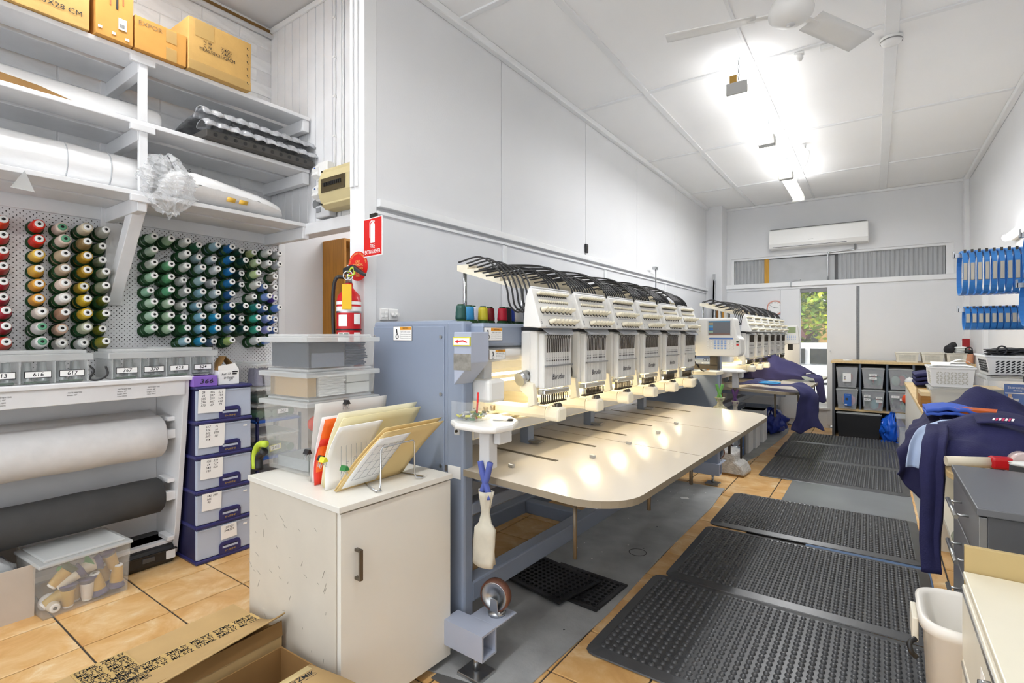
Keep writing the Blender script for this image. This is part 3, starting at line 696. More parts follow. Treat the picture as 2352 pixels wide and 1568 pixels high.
# ------------------------------------------------------------------ five-drawer tower
tw = thing('drawer_tower', 'navy and pale blue plastic tower of five drawers with paper notes', 'drawer unit', (-3.27, 1.47, 0))
W_, D_, DH = .16, .16, .197
B(-D_, D_ - .002, -W_ + .008, W_ - .008, .015, .985).build('back_shell', mat('navy_inside', '20214a', .5), tw)
for k in range(6):
    zz = k * DH
    B(-D_ - .01, D_ + .012, -W_, W_, zz if k else 0, zz + (.022 if k < 5 else .018)).build('frame_tier', NAVYP, tw, .008)
NOTE = [[('23', '326', '521'), ('25', '597', '156'), ('505', '259', '529'), ('296', '307', '612'), ('575', '67', '79')], [('617', '76'), ('526', '16'), ('302', '500'), ('207', '58'), ('354', '')], [('135', '527'), ('64', '127'), ('543', '626'), ('183', '')], [('142', '299'), ('166', ''), ('90', '')], [('120', '521'), ('248', '523')]]
for k in range(5):
    z0 = (4 - k) * DH + .024; z1 = z0 + DH - .028
    d = MB().box(D_ - .02, D_ + .004, -W_ + .006, W_ - .006, z0, z1).build('drawer_front', PALEBL, tw, .006)
    B(D_ + .003, D_ + .009, -W_ + .012, W_ - .012, z1 - .008, z1 - .002).build('rim', PALEBL, d)
    # handle plate with a slot
    hp = MB(); zc = z0 + .045
    pl = [(-.062, 0), (.062, 0), (.062, .05), (.055, .066), (.04, .072), (-.04, .072), (-.055, .066), (-.062, .05)]
    hp.prism(pl, 0, .007, T(D_ + .004, .028, z0 - .004) @ FACE_X); hpo = hp.build('handle', NAVYP, d, .003)
    B(D_ + .0105, D_ + .0122, .028 - .044, .028 + .044, z0 + .030, z0 + .048).build('grip_recess', PALEBL, d, .004)
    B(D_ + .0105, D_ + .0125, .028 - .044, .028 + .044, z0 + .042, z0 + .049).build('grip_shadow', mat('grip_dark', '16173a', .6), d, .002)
    text('INFINI', .015, mat('gold_print', 'c9a94a', .4, .3), d, T(D_ + .0125, .03, z0 + .013) @ FACE_X, 'brand_lettering', .06)
    rows_ = NOTE[k]; nh = .026 + .017 * len(rows_); ny = -.075 if k < 4 else -.02; nw = [.145, .14, .12, .105, .09][k]
    ztop = z1 - .006
    Mn = T(D_ + .0105, ny, ztop - nh / 2) @ FACE_X @ RZ(-2)
    if k == 4: Mn = T(D_ + .0105, .02, ztop - .04) @ FACE_X @ RZ(2)
    nt_ = plate(nw, nh + .02, Mn, PAPER, d, 'paper_note')
    for i, rw in enumerate(rows_):
        for j, s_ in enumerate(rw):
            if s_: text(s_, .017, INK, d, Mn @ T((j - (len(rw) - 1) / 2) * nw * .32, nh / 2 - .006 - i * .018, .0016), 'handwritten_number', None, .15, .008)
    if k in (1, 3, 4): plate(.022, .009, T(D_ + .0095, .115, z1 - .03) @ FACE_X, PAPER, d, 'small_sticker')
t = thing('purple_box', 'purple cardboard box marked 366 on the drawer tower', 'box', (-3.19, 1.37, 1.004))
B(-.07, .07, -.065, .065, 0, .058).build('body', mat('purple_card', '8a67c4', .6), t, .003)
text('366', .034, INK, t, T(.0715, .005, .028) @ FACE_X, 'handwritten_number', .07, .15, .01)
t = thing('white_flip_box', 'white carton marked Red 33 with its brown flap open on the drawer tower', 'box', (-3.2, 1.51, 1.004))
B(-.06, .06, -.06, .06, 0, .085).build('body', PAPER, t, .003)
MB().prism([(-.06, .085), (.06, .085), (.035, .125), (-.06, .11)], .058, .06, FACE_X @ RZ(0)).build('front_flap', PAPER, t)
MB().add([(-.06, -.06, .085), (.06, -.06, .085), (.06, .06, .085), (-.06, .06, .085), (.02, -.0, .165), (-.06, .0, .165)], [(0, 1, 4, 5), (2, 3, 5, 4)]).build('raised_flaps', CARDIN, t, solid=.002)
for s_, y, z, w_ in (('Red  33', -.018, .062, .05), ("D'Green", .0, .04, .06), ('277', .01, .027, .025)): text(s_, .017, INK, t, T(.0615, y, z) @ FACE_X @ RZ(4), 'handwriting', w_, .2, .006)
B(.0608, .0618, .02, .05, .07, .078).build('crossed_out_word', INK, t); B(.0608, .0618, .02, .045, .058, .066).build('crossed_out_word', INK, t)

# ------------------------------------------------------------------ blue rack of numbered boxes behind the stack
br = thing('blue_rack', 'blue open rack of numbered clear boxes between drawer tower and white cabinet', 'rack', (-3.32, 1.83, 0))
BLR = mat('rack_blue', '1c4fa0', .4)
for z in (.03, .28, .52, .755): B(-.16, .17, -.15, .16, z - .015, z).build('shelf', BLR, br, .003)
for x in (-.155, .15):
    for y in (-.145, .145): B(x, x + .02, y, y + .012, 0, .78).build('upright', mat('rack_navy', '1c2350', .5), br)
GRSP = mat('green_thread_pack', '3a6b4e', .5, var=.2)
for z0, z1, s_, yo, cm in ((.757, .855, '243', .05, GRSP), (.857, .965, '593', .05, mat('dark_thread_pack', '27443c', .5)), (.967, 1.12, None, 0, mat('grey_violet_thread', '75748c', .5)), (.522, .665, '248', .02, GRSP), (.282, .40, None, 0, GRSP), (.032, .15, None, 0, CARDT)):
    nm = ({'243': 'clear lidded box numbered 243 resting on the blue rack shelf', '593': 'clear lidded box numbered 593 on top of box 243', '248': 'clear lidded box with a yellow-edged 248 label on the blue rack'}[s_]) if s_ else {.967: 'clear box of violet-grey thread cones on top of the blue rack stack', .282: 'clear lidded box on the second lowest blue rack tier', .032: 'clear lidded box on the lowest blue rack tier'}[z0]
    t, a, b, h = lidded('thread_box', nm, -3.47, -3.16, 1.69, 1.975, z0, z1, .01, .018, .004)
    if z0 == .967:
        for i in range(4):
            for j in range(2): MB().lathe([(.032, 0), (.032, .008), (.028, .010), (.026, .07), (.022, .11)], 14, T(.02 + .07 * j, -.1 + .062 * i, .004)).build('cone', cm, t)
    else:
        for i in range(5):
            MB().cyl((-.11, -.11 + .052 * i, .032), (.13, -.11 + .052 * i, .032), .026, n=12).build('thread_pack', cm, t)
    if s_:
        if s_ == '248': plate(.078, .036, T(a - .004, yo - .04, .05) @ FACE_X @ RZ(6), mat('yellow_paper', 'e7dd57', .7), t, 'label_border'); plate(.066, .028, T(a - .0032, yo - .04, .05) @ FACE_X @ RZ(6), PAPER, t, 'label_card'); text('248', .028, INK, t, T(a - .0014, yo - .04, .05) @ FACE_X @ RZ(6), 'handwritten_number', .05, .1, .008)
        else: dashed_label(t, T(a - .002, yo - .02, .045) @ FACE_X, .08, .034, s_, .026)

# ------------------------------------------------------------------ floor of the nook
tb = thing('clear_tub', 'lidded clear tub of gold thread cones on the tiled floor', 'storage box', (-3.235, .815, 0), R(4))
MB().tub(-.145, .145, -.165, .165, .0, .245, .012, .003).build('body', CLEARM, tb, .006)
lb = MB().box(-.165, .165, -.185, .185, .24, .256); lb.box(-.14, .14, -.16, .16, .256, .268); lb.build('lid', CLEARL, tb, .006)
lay = [('c9a24a', (.10, -.045, .20), (135, 0, 0), GREENP), ('d8cfb9', (.105, -.004, .165), (116, 0, 0), NAVYP), ('d2cab6', (.10, .07, .175), (100, 0, 0), NAVYP), ('c9a34e', (.09, .098, .215), (-162, 0, 0), NAVYP), ('cda13d', (.105, .13, .025), (-5, 0, 0), NAVYP),
       ('c8a13f', (.105, .065, .02), (12, 0, 0), NAVYP), ('e2dcd4', (.105, .012, .12), (180, 0, 0), NAVYP), ('bf9a40', (.06, -.022, .118), (180, 0, 0), NAVYP), ('c9a548', (.105, -.062, .118), (180, 0, 0), NAVYP), ('c4a453', (.085, -.05, .085), (116, 0, 0), CAPW), ('d6ccb8', (.03, -.112, .035), (0, 90, 0), CAPW), ('c39b45', (.05, .1, .03), (0, 0, 0), NAVYP)]
TUBL = ['gold cone with a dark green base leaning at the left of the clear tub', 'cream cone lying slanted across the middle of the clear tub', 'cream cone lying flat just under the clear tub lid', 'gold cone tipped upside down at the upper right of the clear tub', 'gold cone standing upright at the right end of the clear tub', 'gold cone leaning beside the upright one at the right of the tub', 'white cone standing upside down in the middle of the clear tub', 'gold cone half hidden behind the white cone in the tub', 'gold cone upside down left of the white cone in the tub', 'gold cone with a pale base lying low at the left of the tub', 'cream cone showing its capped end at the lower left of the tub', 'gold cone at the back right of the clear tub']
for i, (c, p, r_, bs) in enumerate(lay):
    q = tb.matrix_basis @ Vector(p)
    k = cone((q.x, q.y, q.z), tuple(R(v) for v in r_), c, TUBL[i], 's', CAPW, 'loose cones in the clear tub', base=bs, sc_=1.3)
MB().lathe([(.038, 0), (.036, .004), (.012, .02), (.01, .03)], 16, T(.09, .03, .19) @ RX(115)).build('green_flange', mat('green_flange', '2f8a48', .4), tb)
MB().lathe([(.034, 0), (.032, .004), (.012, .02), (.01, .03)], 16, T(.09, -.07, .185) @ RX(60)).build('green_flange', MATS['green_flange'], tb)
cb = thing('open_carton', 'open greyish carton of plastic-wrapped cones at the left edge', 'box', (-3.33, .38, 0))
MB().tub(-.16, .16, -.3, .27, 0, .24, .004, .005).build('body', CARDG, cb)
def crumple(cx_, cy_, cz, rx, ry, rz, s, m, nm, par, amp=.25, k=2.5, n=20):
    return MB().grid(lambda u, v: (cx_ + rx * math.cos(2 * math.pi * u) * math.sin(math.pi * v) * (1 + amp * wave(math.cos(2 * math.pi * u), math.sin(2 * math.pi * u), v * 2 + s, k)),
                                   cy_ + ry * math.sin(2 * math.pi * u) * math.sin(math.pi * v) * (1 + amp * wave(math.sin(2 * math.pi * u), math.cos(2 * math.pi * u), v * 2 - s, k)),
                                   cz - rz * math.cos(math.pi * v) * (1 + amp * wave(math.cos(2 * math.pi * u) * 1.3, math.sin(2 * math.pi * u), v + s, k))), n, n // 2 + 2).build(nm, m, par)
crumple(.02, .0, .2, .13, .22, .11, 1, mat('plastic_bagging', 'c9ccce', .12, alpha=.6, bump=.9, bscale=30), 'plastic_bag', cb, .3)
crumple(.04, .1, .2, .1, .12, .09, 4, MATS['plastic_bagging'], 'plastic_bag', cb, .35)
for i, (c, y) in enumerate((('2f8a48', .06), ('5a2a36', .0), ('2f8a48', .16), ('3a2a4a', -.1))):
    MB().lathe([(.035, 0), (.034, .006), (.012, .02)], 14, T(.1, y, .2) @ RY(60)).build('cone_flange', mat('flange_' + c, c, .4), cb)
t = thing('tool_case', 'black plastic tool case on the floor under the fabric rolls', 'case', (-3.40, 1.14, 0))
poly = MB().prism([(-.16, 0), (.11, 0), (.135, .03), (.135, .075), (.12, .1), (.06, .125), (-.16, .125)], -.14, .13, Matrix(((1, 0, 0, 0), (0, 0, 1, 0), (0, 1, 0, 0), (0, 0, 0, 1)))).build('shell', BLACKP, t, .008)
B(.12, .141, -.03, .03, .045, .07).build('latch', mat('grey_latch', '4a4a4c', .4), t, .003); B(.118, .14, -.15, .14, .078, .084).build('seam_lip', BLACKP, t)

# ------------------------------------------------------------------ white cabinet with folders and storage boxes
CR = R(-2.5)
cab = thing('white_cabinet', 'scuffed white single-door cabinet in front of the machine end', 'cabinet', (-1.392, 1.012, 0), CR)
cb_d, cb_w = .605, .50
B(-cb_d, -.022, 0, .018, .035, .728).build('side_panel', LAMS, cab, .001)
B(-cb_d, -.022, cb_w - .018, cb_w, .035, .728).build('side_panel', LAMS, cab, .001)
B(-cb_d, -cb_d + .012, .018, cb_w - .018, .035, .728).build('back_panel', LAMS, cab)
B(-cb_d + .012, -.03, .018, cb_w - .018, .035, .053).build('bottom_panel', LAMS, cab)
B(-cb_d + .05, -.06, .03, cb_w - .03, 0, .035).build('plinth', mat('dark_plinth', '3a2d22', .7), cab)
dr = B(-.020, 0, .004, cb_w - .002, .035, .724).build('door', LAM, cab, .001)
MB().box(.022, .030, .055, .067, .50, .60).box(0, .026, .055, .067, .592, .60).box(0, .026, .055, .067, .50, .508).build('handle', mat('bronze_handle', '6f675c', .35, .8), dr)
B(-cb_d - .004, .006, -.006, cb_w + .004, .73, .75).build('top_board', LAM, cab, .0015)
SC = mat('scuff', 'a59f93', .9)
for i in range(38):
    x = random.uniform(-.6, -.06); z = random.uniform(.12, .66); L = random.uniform(.008, .04)
    MB().box(-L / 2, L / 2, -.0006, .0006, 0, .0006, T(x, -.0006, z) @ FACE_NY @ RZ(random.choice([-30, -20, -40, 65, 80, 10]))).build('scuff_mark', SC, cab)
def place(p): v = cab.matrix_basis @ Vector(p); return v
stack = [(.755, 1.05, 'tall clear bin with a lime green toy, bottom of the cabinet-top stack'), (1.052, 1.165, 'clear box of white paper stock, middle of the stack on the white cabinet'), (1.167, 1.302, 'clear box of dark card sleeves, top of the stack on the white cabinet')]
ST = []
for i, (z0, z1, lb_) in enumerate(stack):
    t, a, b, h = lidded('storage_box', lb_, -2.06, -1.765, 1.13, 1.465, z0, z1, .016 if i == 0 else .008, .032 if i else .03, .014, CLEAR if i == 2 else CLEARM, CLEARL, rotz=R(2))
    ST.append((t, a, b, h))
t, a, b, h = ST[2]
DK = mat('charcoal_card', '3f434a', .7); DK2 = mat('dark_blue_card', '3a4557', .7)
B(-a + .03, a - .02, -b + .02, .02, .004, .1).build('card_sleeve', DK, t)
B(a - .019, a - .016, -b + .03, .015, .004, .06).build('card_sleeve', mat('grey_card', '6d7280', .7), t)
for k in range(14): B(-a + .04, a - .025 + random.uniform(-.006, .006), .028, b - .03 + random.uniform(-.01, .004), .004 + k * .007, .0095 + k * .007).build('card_sheet', DK2, t)
t, a, b, h = ST[1]
B(-a + .02, a - .03, -b + .02, -b + .06, .004, .08).build('kraft_card', CARDT, t); B(-a + .02, -a + .05, -b + .02, b - .1, .004, .085).build('kraft_card', CARDT, t)
for k in range(16): B(-a + .05, a - .018 + random.uniform(-.003, .003), -b + .068, .02 + random.uniform(-.004, .004), .004 + k * .0052, .008 + k * .0052).build('paper_sheet', PAPER, t)
for k in range(2): B(-a + .03, a - .018, .03, b - .02, .004 + k * .046, .046 + k * .046).build('paper_ream', mat('paper_ream', 'e6e7e2', .8), t)
t, a, b, h = ST[0]
LIME = mat('lime_plastic', 'b9cf3a', .4)
crumple(a - .07, -.02, .17, .045, .05, .075, 2, LIME, 'lime_toy', t, .25, 1.6); crumple(a - .06, .03, .08, .05, .06, .05, 6, LIME, 'lime_toy', t, .25, 1.6)
crumple(a - .05, -.10, .19, .03, .025, .03, 3, mat('orange_red_plastic', 'e5482c', .4), 'red_toy', t, .1, 1.5)
MB().tube([(a - .06 + .02 * math.cos(k * .7), .02 + .05 * math.cos(k * .7), .17 + .07 * math.sin(k * .7)) for k in range(9)], .012, 8, True).build('green_ring', mat('dark_green_toy', '2f5a3c', .4), t)
B(-a + .04, a - .05, -b + .04, b - .04, .006, .05).build('grey_contents', mat('grey_contents', '8f9598', .6), t)
t = thing('lime_clamp', 'lime green and black clamp handle behind the clear bin on the cabinet', 'clamp', (-2.02, 1.07, .752))
MB().tube(smooth_path([(-.05, .03, .0), (-.05, .03, .06), (-.02, .03, .10), (.03, .03, .11)], 5), .014, 8).build('handle', LIME, t); MB().tube(smooth_path([(-.02, .03, .0), (-.02, .03, .05), (.02, .03, .08)], 5), .016, 8).build('grip', BLACKP, t)

# folders in a bent-wire holder
MANIL = [mat('manila_%d' % i, c, .75, var=.03, scale=5) for i, c in enumerate(('e9ddae', 'efe8c8', 'e0c68d', 'd8bd83'))]
def folder(name, label, cat, xb, xt, y0, y1, h, m, bend=.02, skew=.03, z0=.752, tab=0):
    t = thing(name, label, cat, (xb, (y0 + y1) / 2, z0))
    L = (y1 - y0) / 2; rise = math.sqrt(max(.001, h * h - (xt - xb) ** 2))
    def f(u, v):
        return ((xt - xb) * v + bend * math.sin(math.pi * v) * -1, -L + 2 * L * u + skew * v, rise * v + tab * (1 if .1 < u < .45 and v > .99 else 0))
    MB().grid(f, 10, 8).build('sheet', m, t, solid=.0025); return t, rise, L
folder('grey_folder', 'large grey card folder standing against the clear bins', 'folder', -1.722, -1.70, 1.12, 1.46, .29, mat('grey_folder_card', 'cfccc6', .7), .004, .01)
folder('paper_sheaf', 'white paper sheaf between grey and orange folders', 'paper', -1.70, -1.68, 1.115, 1.40, .24, PAPER, .01)
folder('orange_folder', 'bright orange plastic folder standing among the paper folders', 'folder', -1.672, -1.652, 1.11, 1.38, .235, mat('orange_plastic', 'ef6a1c', .4), .014)
folder('red_folder', 'red plastic folder curved behind the orange folder', 'folder', -1.66, -1.665, 1.10, 1.36, .16, mat('red_plastic_folder', 'd8331c', .4), .02)
folder('manila_folder', 'cream folder with handwriting along its top edge, rearmost of the manila ones', 'folder', -1.635, -1.60, 1.11, 1.50, .262, MANIL[1], .02, .05)
folder('manila_folder', 'yellowish manila folder leaning in the middle of the wire holder', 'folder', -1.61, -1.575, 1.10, 1.49, .245, MANIL[0], .025, .06)
t, rise, L = folder('printed_sheet', 'white order sheet with a folded corner clipped in front of the manila folders', 'paper', -1.575, -1.535, 1.085, 1.28, .225, PAPER, .03, .03)
LN = mat('faint_print', '8b8f96', .8)
for k in range(6): B(.024 + 0 * k, .025, -.05 + k * .022, -.049 + k * .022, .03, .15).build('ruled_line', LN, t)
for k in range(4): text(['12', 'EDTO', '13', '2'][k], .014, LN, t, T(.034, -.03 + .03 * k, .09) @ RY(4) @ FACE_X @ RZ(80), 'handwriting')
t, rise, L = folder('manila_folder', 'tan folder leaning forward on the wire loop, frontmost', 'folder', -1.53, -1.425, 1.095, 1.40, .225, MANIL[2], .012, .13)
Mf = T(.06, -.08 + .03, .10) @ RY(26) @ FACE_X @ RX(0)
pp = MB().grid(lambda u, v: (.006 + .105 * (.05 + .85 * v) + .004 * math.sin(math.pi * v) * -2 + .0035, -L + .008 + .15 * u + .11 * (.05 + .85 * v), rise * (.05 + .85 * v)), 6, 6).build('order_sheet', PAPER, t, solid=.001)
for i in range(5):
    for nm_, u0, u1, v0, v1 in (('ruled_line', .1, .95, .15 + .17 * i, .153 + .17 * i), ('ruled_line', .1 + .2 * i, .106 + .2 * i, .15, .85)):
        MB().grid(lambda u, v: (.012 + .105 * (.05 + .85 * (v0 + (v1 - v0) * v)), -L + .008 + .15 * (u0 + (u1 - u0) * u) + .11 * (.05 + .85 * (v0 + (v1 - v0) * v)), rise * (.05 + .85 * (v0 + (v1 - v0) * v))), 2, 2).build(nm_, LN, t, solid=.0008)
folder('manila_folder', 'pale tan folder just behind the frontmost tan one', 'folder', -1.545, -1.445, 1.10, 1.40, .232, MANIL[3], .015, .14)
def clip(p, m, label, rz=0):
    t = thing('binder_clip', label, 'clip', p, rz)
    poly = MB().prism([(-.011, 0), (.011, 0), (.003, .016), (-.003, .016)], -.014, .014, RX(90)).build('clamp', m, t)
    for s in (-1, 1): MB().tube([(s * .006, -.006, -.001), (s * .012, -.004, -.02), (s * .012, .004, -.02), (s * .006, .006, -.001)], .0012, 5).build('wire_arm', STEEL, t)
clip((-1.692, 1.26, 1.028), BLACKP, 'black binder clip on the top edge of the grey folder', R(90))
clip((-1.71, 1.104, .86), BLACKP, 'black binder clip on the side of the white paper sheaf', R(90))
clip((-1.60, 1.088, .855), BLACKP, 'black binder clip beside the order sheet', R(90))
clip((-1.575, 1.078, .855), mat('yellow_clip', 'd8d33a', .4), 'yellow binder clip on the order sheet', R(90))
clip((-1.50, 1.11, .83), mat('green_clip', '2f7a3c', .4), 'green binder clip on the frontmost tan folder', R(90))
t = thing('wire_holder', 'bent chrome wire loop holding up the folders', 'wire holder', (-1.42, 1.29, .752))
MB().tube([(-.14, -.06, .004), (.01, -.115, .004), (.015, -.10, .004), (-.005, -.088, .006), (-.005, -.085, .02), (-.005, -.082, .14), (-.005, -.076, .147), (-.005, .07, .150), (-.005, .078, .142), (-.005, .08, .02), (-.003, .085, .006), (.015, .10, .004), (.01, .115, .004), (-.13, .10, .004)], .0032, 8).build('wire', CHROME, t)

# ------------------------------------------------------------------ cartons on the floor in front
TAPEK = mat('printed_tape', 'c3a468', .3)
def syz(parent, M, w_, h_, nrow, ncol, rz=0):
    words = ['SYZMIK', 'ZMIK SY', 'MIK SYZ']
    for i in range(nrow):
        text('  '.join(words[(i + j) % 3] for j in range(ncol)), h_ / nrow * 1.1, BLACK, parent, M @ T(0, (i - (nrow - 1) / 2) * h_ / nrow, 0) @ RZ(rz), 'tape_lettering', w_, 0, .012)['kind'] = 'stuff'
c1 = thing('taped_carton', 'brown carton with printed black-lettered tape in the left foreground', 'box', (-1.86, .70, 0), R(2))
zc = .255
B(-.16, .16, -.37, .30, 0, zc - .004).build('body', CARDT, c1, .003)
B(-.16, -.002, -.37, .30, zc - .004, zc).build('top_flap', CARDT, c1, .001)
MB().grid(lambda u, v: (.002 + .175 * u, -.37 + .67 * v, zc - .002 + .018 * u * u + .05 * u * u * v), 8, 10).build('top_flap', CARDT, c1, solid=.005)
plate(.075, .67, T(-.0, -.035, zc + .0008), TAPEK, c1, 'tape_strip')
plate(.32, .14, T(0, -.13, zc + .0010), TAPEK, c1, 'tape_strip')
syz(c1, T(0.0, -.035, zc + .003) @ RZ(90), .65, .066, 3, 9); syz(c1, T(-.08, -.13, zc + .0035) @ RZ(90), .13, .15, 7, 2); syz(c1, T(.085, -.13, zc + .0055) @ RZ(90), .13, .14, 7, 2)
text('82', .028, INK, c1, T(-.09, -.30, zc + .0015) @ RZ(90), 'handwriting', .03, .2)
MB().box(.172, .178, -.37, .30, zc - .03, zc + .02, RY(-4)).build('torn_edge', CARDIN, c1)
c2 = thing('open_carton', 'open brown carton with a folded-out lettered flap in front of the cabinet', 'box', (-1.50, .66, 0), R(2))
MB().tub(-.16, .19, -.4, .325, 0, .225, .0, .005).build('body', CARDIN, c2)
fl = MB().grid(lambda u, v: (.06 + .33 * u, -.42 + .70 * v + .05 * u, .262 - .03 * u + .012 * math.sin(3 * u)), 8, 8).build('side_flap', CARDT, c2, solid=.005)
fl2 = MB().grid(lambda u, v: (.065 + .10 * u, -.42 + .69 * v + .012 * u, .2665 - .010 * u), 4, 8).build('tape_strip', mat('printed_tape_pale', 'd9c48d', .35), c2, solid=.0008)
syz(c2, T(.115, -.075, .2655) @ RY(5) @ RZ(90 - 4), .68, .09, 4, 7)
crumple(-.05, -.16, .16, .11, .12, .10, 5, mat('grey_film', 'c6c8ca', .15, alpha=.75, bump=.7, bscale=24), 'plastic_bag', c2, .4, 2.2)
# ================================================================== things on the divider wall and behind it
t = thing('distribution_board', 'beige electrical distribution board with a smoked window on the board wall', 'switchboard', (-2.62, 1.995, 2.05))
BGE = mat('aged_beige_plastic', 'd3c596', .5, var=.05)
B(-.16, .16, -.085, 0, .02, .27).build('box', BGE, t, .006)
MB().prism([(-.085, .02), (-.085, .27), (-.115, .25), (-.115, .235), (-.135, .19), (-.135, .10), (-.115, .05), (-.115, .04)], -.15, .15, Matrix(((0, 0, 1, 0), (1, 0, 0, 0), (0, 1, 0, 0), (0, 0, 0, 1)))).build('cover', BGE, t, .003)
B(-.115, .115, -.142, -.137, .105, .188).build('smoked_window', mat('smoked_window', '5a4f38', .15, alpha=.85), t, .003)
for k in range(9): B(-.09 + k * .02, -.077 + k * .02, -.1465, -.143, .138, .16).build('breaker_switch', BLACKP, t)
for x in (-.14, .14):
    for z in (.045, .245): MB().cyl((x, -.118, z), (x, -.113, z), .006, n=8).build('screw', DARKM, t)
t = thing('fuse_holder', 'white fuse holder pair stacked on the board wall beside the beige switchboard', 'fuse box', (-2.86, 1.995, 2.06))
for z in (.22, .09):
    B(-.07, .02, -.05, 0, z, z + .11).build('fuse_base', WHITE, t, .012)
    MB().prism([(-.05, z + .01), (-.05, z + .1), (-.075, z + .075), (-.07, z + .05), (-.08, z + .03)], -.07, -.01, Matrix(((0, 0, 1, 0), (1, 0, 0, 0), (0, 1, 0, 0), (0, 0, 0, 1)))).build('fuse_carrier', WHITE, t, .004)
    MB().cyl((-.03, -.077, z + .07), (-.03, -.083, z + .07), .004, n=8).build('blue_indicator', mat('blue_dot', '2a5fb0', .4), t)
B(-.03, .07, -.06, 0, .24, .33).build('blank_cover', WHITE, t, .008)
B(-.06, .09, -.055, 0, -.02, .06).build('meter_case', mat('pale_grey_plastic', 'c9cbce', .5), t, .008)
B(-.045, .0, -.06, -.055, .015, .045).build('meter_switch', mat('mid_grey_plastic', '8a8d90', .5), t, .003)
MB().cyl((-.10, -.03, .085), (-.10, 0, .085), .028, n=16).build('round_knob', mat('smoky_plastic', '7d7f80', .4), t)
bk = thing('bookcase', 'orange-brown timber bookcase standing in the back room', 'bookcase', (-3.41, 2.42, 0))
B(-.135, .135, 0, .02, 0, 2.03).build('side_panel', WOODB, bk); B(-.135, .135, .78, .80, 0, 2.03).build('side_panel', WOODB, bk)
B(-.135, -.12, .02, .78, 0, 2.03).build('back_panel', WOODB, bk); B(-.135, .135, .02, .78, 2.01, 2.03).build('top_panel', WOODB, bk)
for z in (.06, .45, .85, 1.25, 1.62): B(-.12, .13, .02, .78, z, z + .02).build('shelf', WOODB, bk)
for (z, h_, c, lb_) in ((1.64, .19, 'd6dbe6', 'pale blue-white carton on the upper bookcase shelf'), (1.27, .21, '7a6aa8', 'purple folder row on the middle bookcase shelf'), (.87, .22, '8f88b0', 'lilac file box low in the bookcase')):
    t = thing('file_box', lb_, 'box', (-3.38, 2.6, z + .001)); B(-.1, .09, -.14, .12, 0, h_).build('body', mat('filebox_' + c, c, .6), t, .004); B(.09, .092, -.06, .04, h_ * .5, h_ * .8).build('spine_label', PAPER, t)
# fire extinguisher on the corner post
fx = thing('fire_extinguisher', 'red fire extinguisher with yellow tag strapped to the corner post', 'fire extinguisher', (-2.10, 1.58, 1.05), R(45))
MB().lathe([(.001, 0), (.05, 0), (.058, .012), (.058, .41), (.052, .44), (.03, .465), (.018, .48), (.018, .50)], 28).build('cylinder', REDP, fx)
MB().lathe([(.0588, .36), (.0588, .385)], 28, None, True, False).build('white_band', WHITE, fx); MB().lathe([(.0588, .395), (.0588, .41)], 28, None, True, False).build('white_band', WHITE, fx)
for z in (.27, .355): MB().lathe([(.060, z), (.060, z + .008)], 28, None, True, False).build('strap', BLACKP if z < .3 else STEEL, fx)
def wrap_label(z0, z1, a0, a1, m, nm, r=.0592): return MB().grid(lambda u, v: (r * math.cos(R(a0 + (a1 - a0) * u)), r * math.sin(R(a0 + (a1 - a0) * u)), z0 + (z1 - z0) * v), 8, 1).build(nm, m, fx)
for i, (z0, z1, a0, a1, m) in enumerate(((.29, .345, 225, 270, PAPER), (.21, .26, 220, 280, PAPER), (.235, .255, 226, 250, GREENP), (.235, .255, 254, 276, GREENP), (.09, .16, 225, 300, PAPER), (.125, .14, 230, 270, BLACKP), (.3, .35, 300, 335, PAPER), (.2, .26, 300, 335, PAPER))):
    wrap_label(z0, z1, a0, a1, m, 'label', .0592 + .0004 * i)
text('Chubb', .022, mat('blue_print', '2a4fa0', .5), fx, T(-.012, -.0625, .105) @ FACE_NY, 'brand_lettering', .045)
text('115.50', .014, BLACK, fx, T(-.005, -.0625, .075) @ FACE_NY, 'number', .04)
MB().cyl((0, 0, .5), (0, 0, .545), .016, .012, 14).build('valve', STEEL, fx)
MB().prism([(-.03, .545), (.04, .56), (.10, .53), (.10, .545), (.03, .59), (-.03, .575)], -.012, .012, Matrix(((.8, 0, .6, 0), (-.6, 0, .8, 0), (0, 1, 0, 0), (0, 0, 0, 1)))).build('lever', BLACKP, fx, .003)
MB().tube(smooth_path([(-.02, 0, .53), (-.06, -.01, .52), (-.075, 0, .42), (-.07, .0, .2), (-.066, .01, .1)], 6), .009, 8).build('hose', BLACKP, fx)
MB().tube([(.0 + .022 * math.cos(a), -.03, .535 + .022 * math.sin(a)) for a in [k * math.pi / 8 for k in range(16)]], .003, 6, True).build('pull_ring', CHROME, fx)
MB().tube(smooth_path([(.0, -.02, .55), (.02, -.03, .575), (.03, -.03, .545), (.0, -.035, .53)], 5), .005, 6).build('green_seal', LIME, fx)
B(-.022, .022, -.07, -.066, .37, .49).build('tag', YELP, fx, .003)
t = thing('extinguisher_sign', 'red FIRE EXTINGUISHER sign bracketed off the wall corner', 'sign', (-1.95, 1.605, 1.672), R(-6))
B(-.078, .078, -.003, 0, 0, .185).build('white_border', WHITE, t, .002); B(-.073, .073, -.004, -.003, .005, .18).build('red_field', SIGNR, t)
text('FIRE', .026, WHITE, t, T(0, -.0048, .048) @ FACE_NY, 'lettering', .04, 0, .01); text('EXTINGUISHER', .026, WHITE, t, T(0, -.0048, .022) @ FACE_NY, 'lettering', .128, 0, .01)
MB().prism([(-.016, .064), (.02, .064), (.02, .15), (.012, .162), (-.006, .162), (-.016, .152)], .0045, .0052, FACE_NY).build('pictogram_body', WHITE, t)
MB().prism([(-.024, .09), (-.02, .09), (-.02, .158), (-.01, .167), (.02, .163), (.02, .167), (-.01, .172), (-.024, .163)], .0045, .0052, FACE_NY).build('pictogram_hose', WHITE, t)
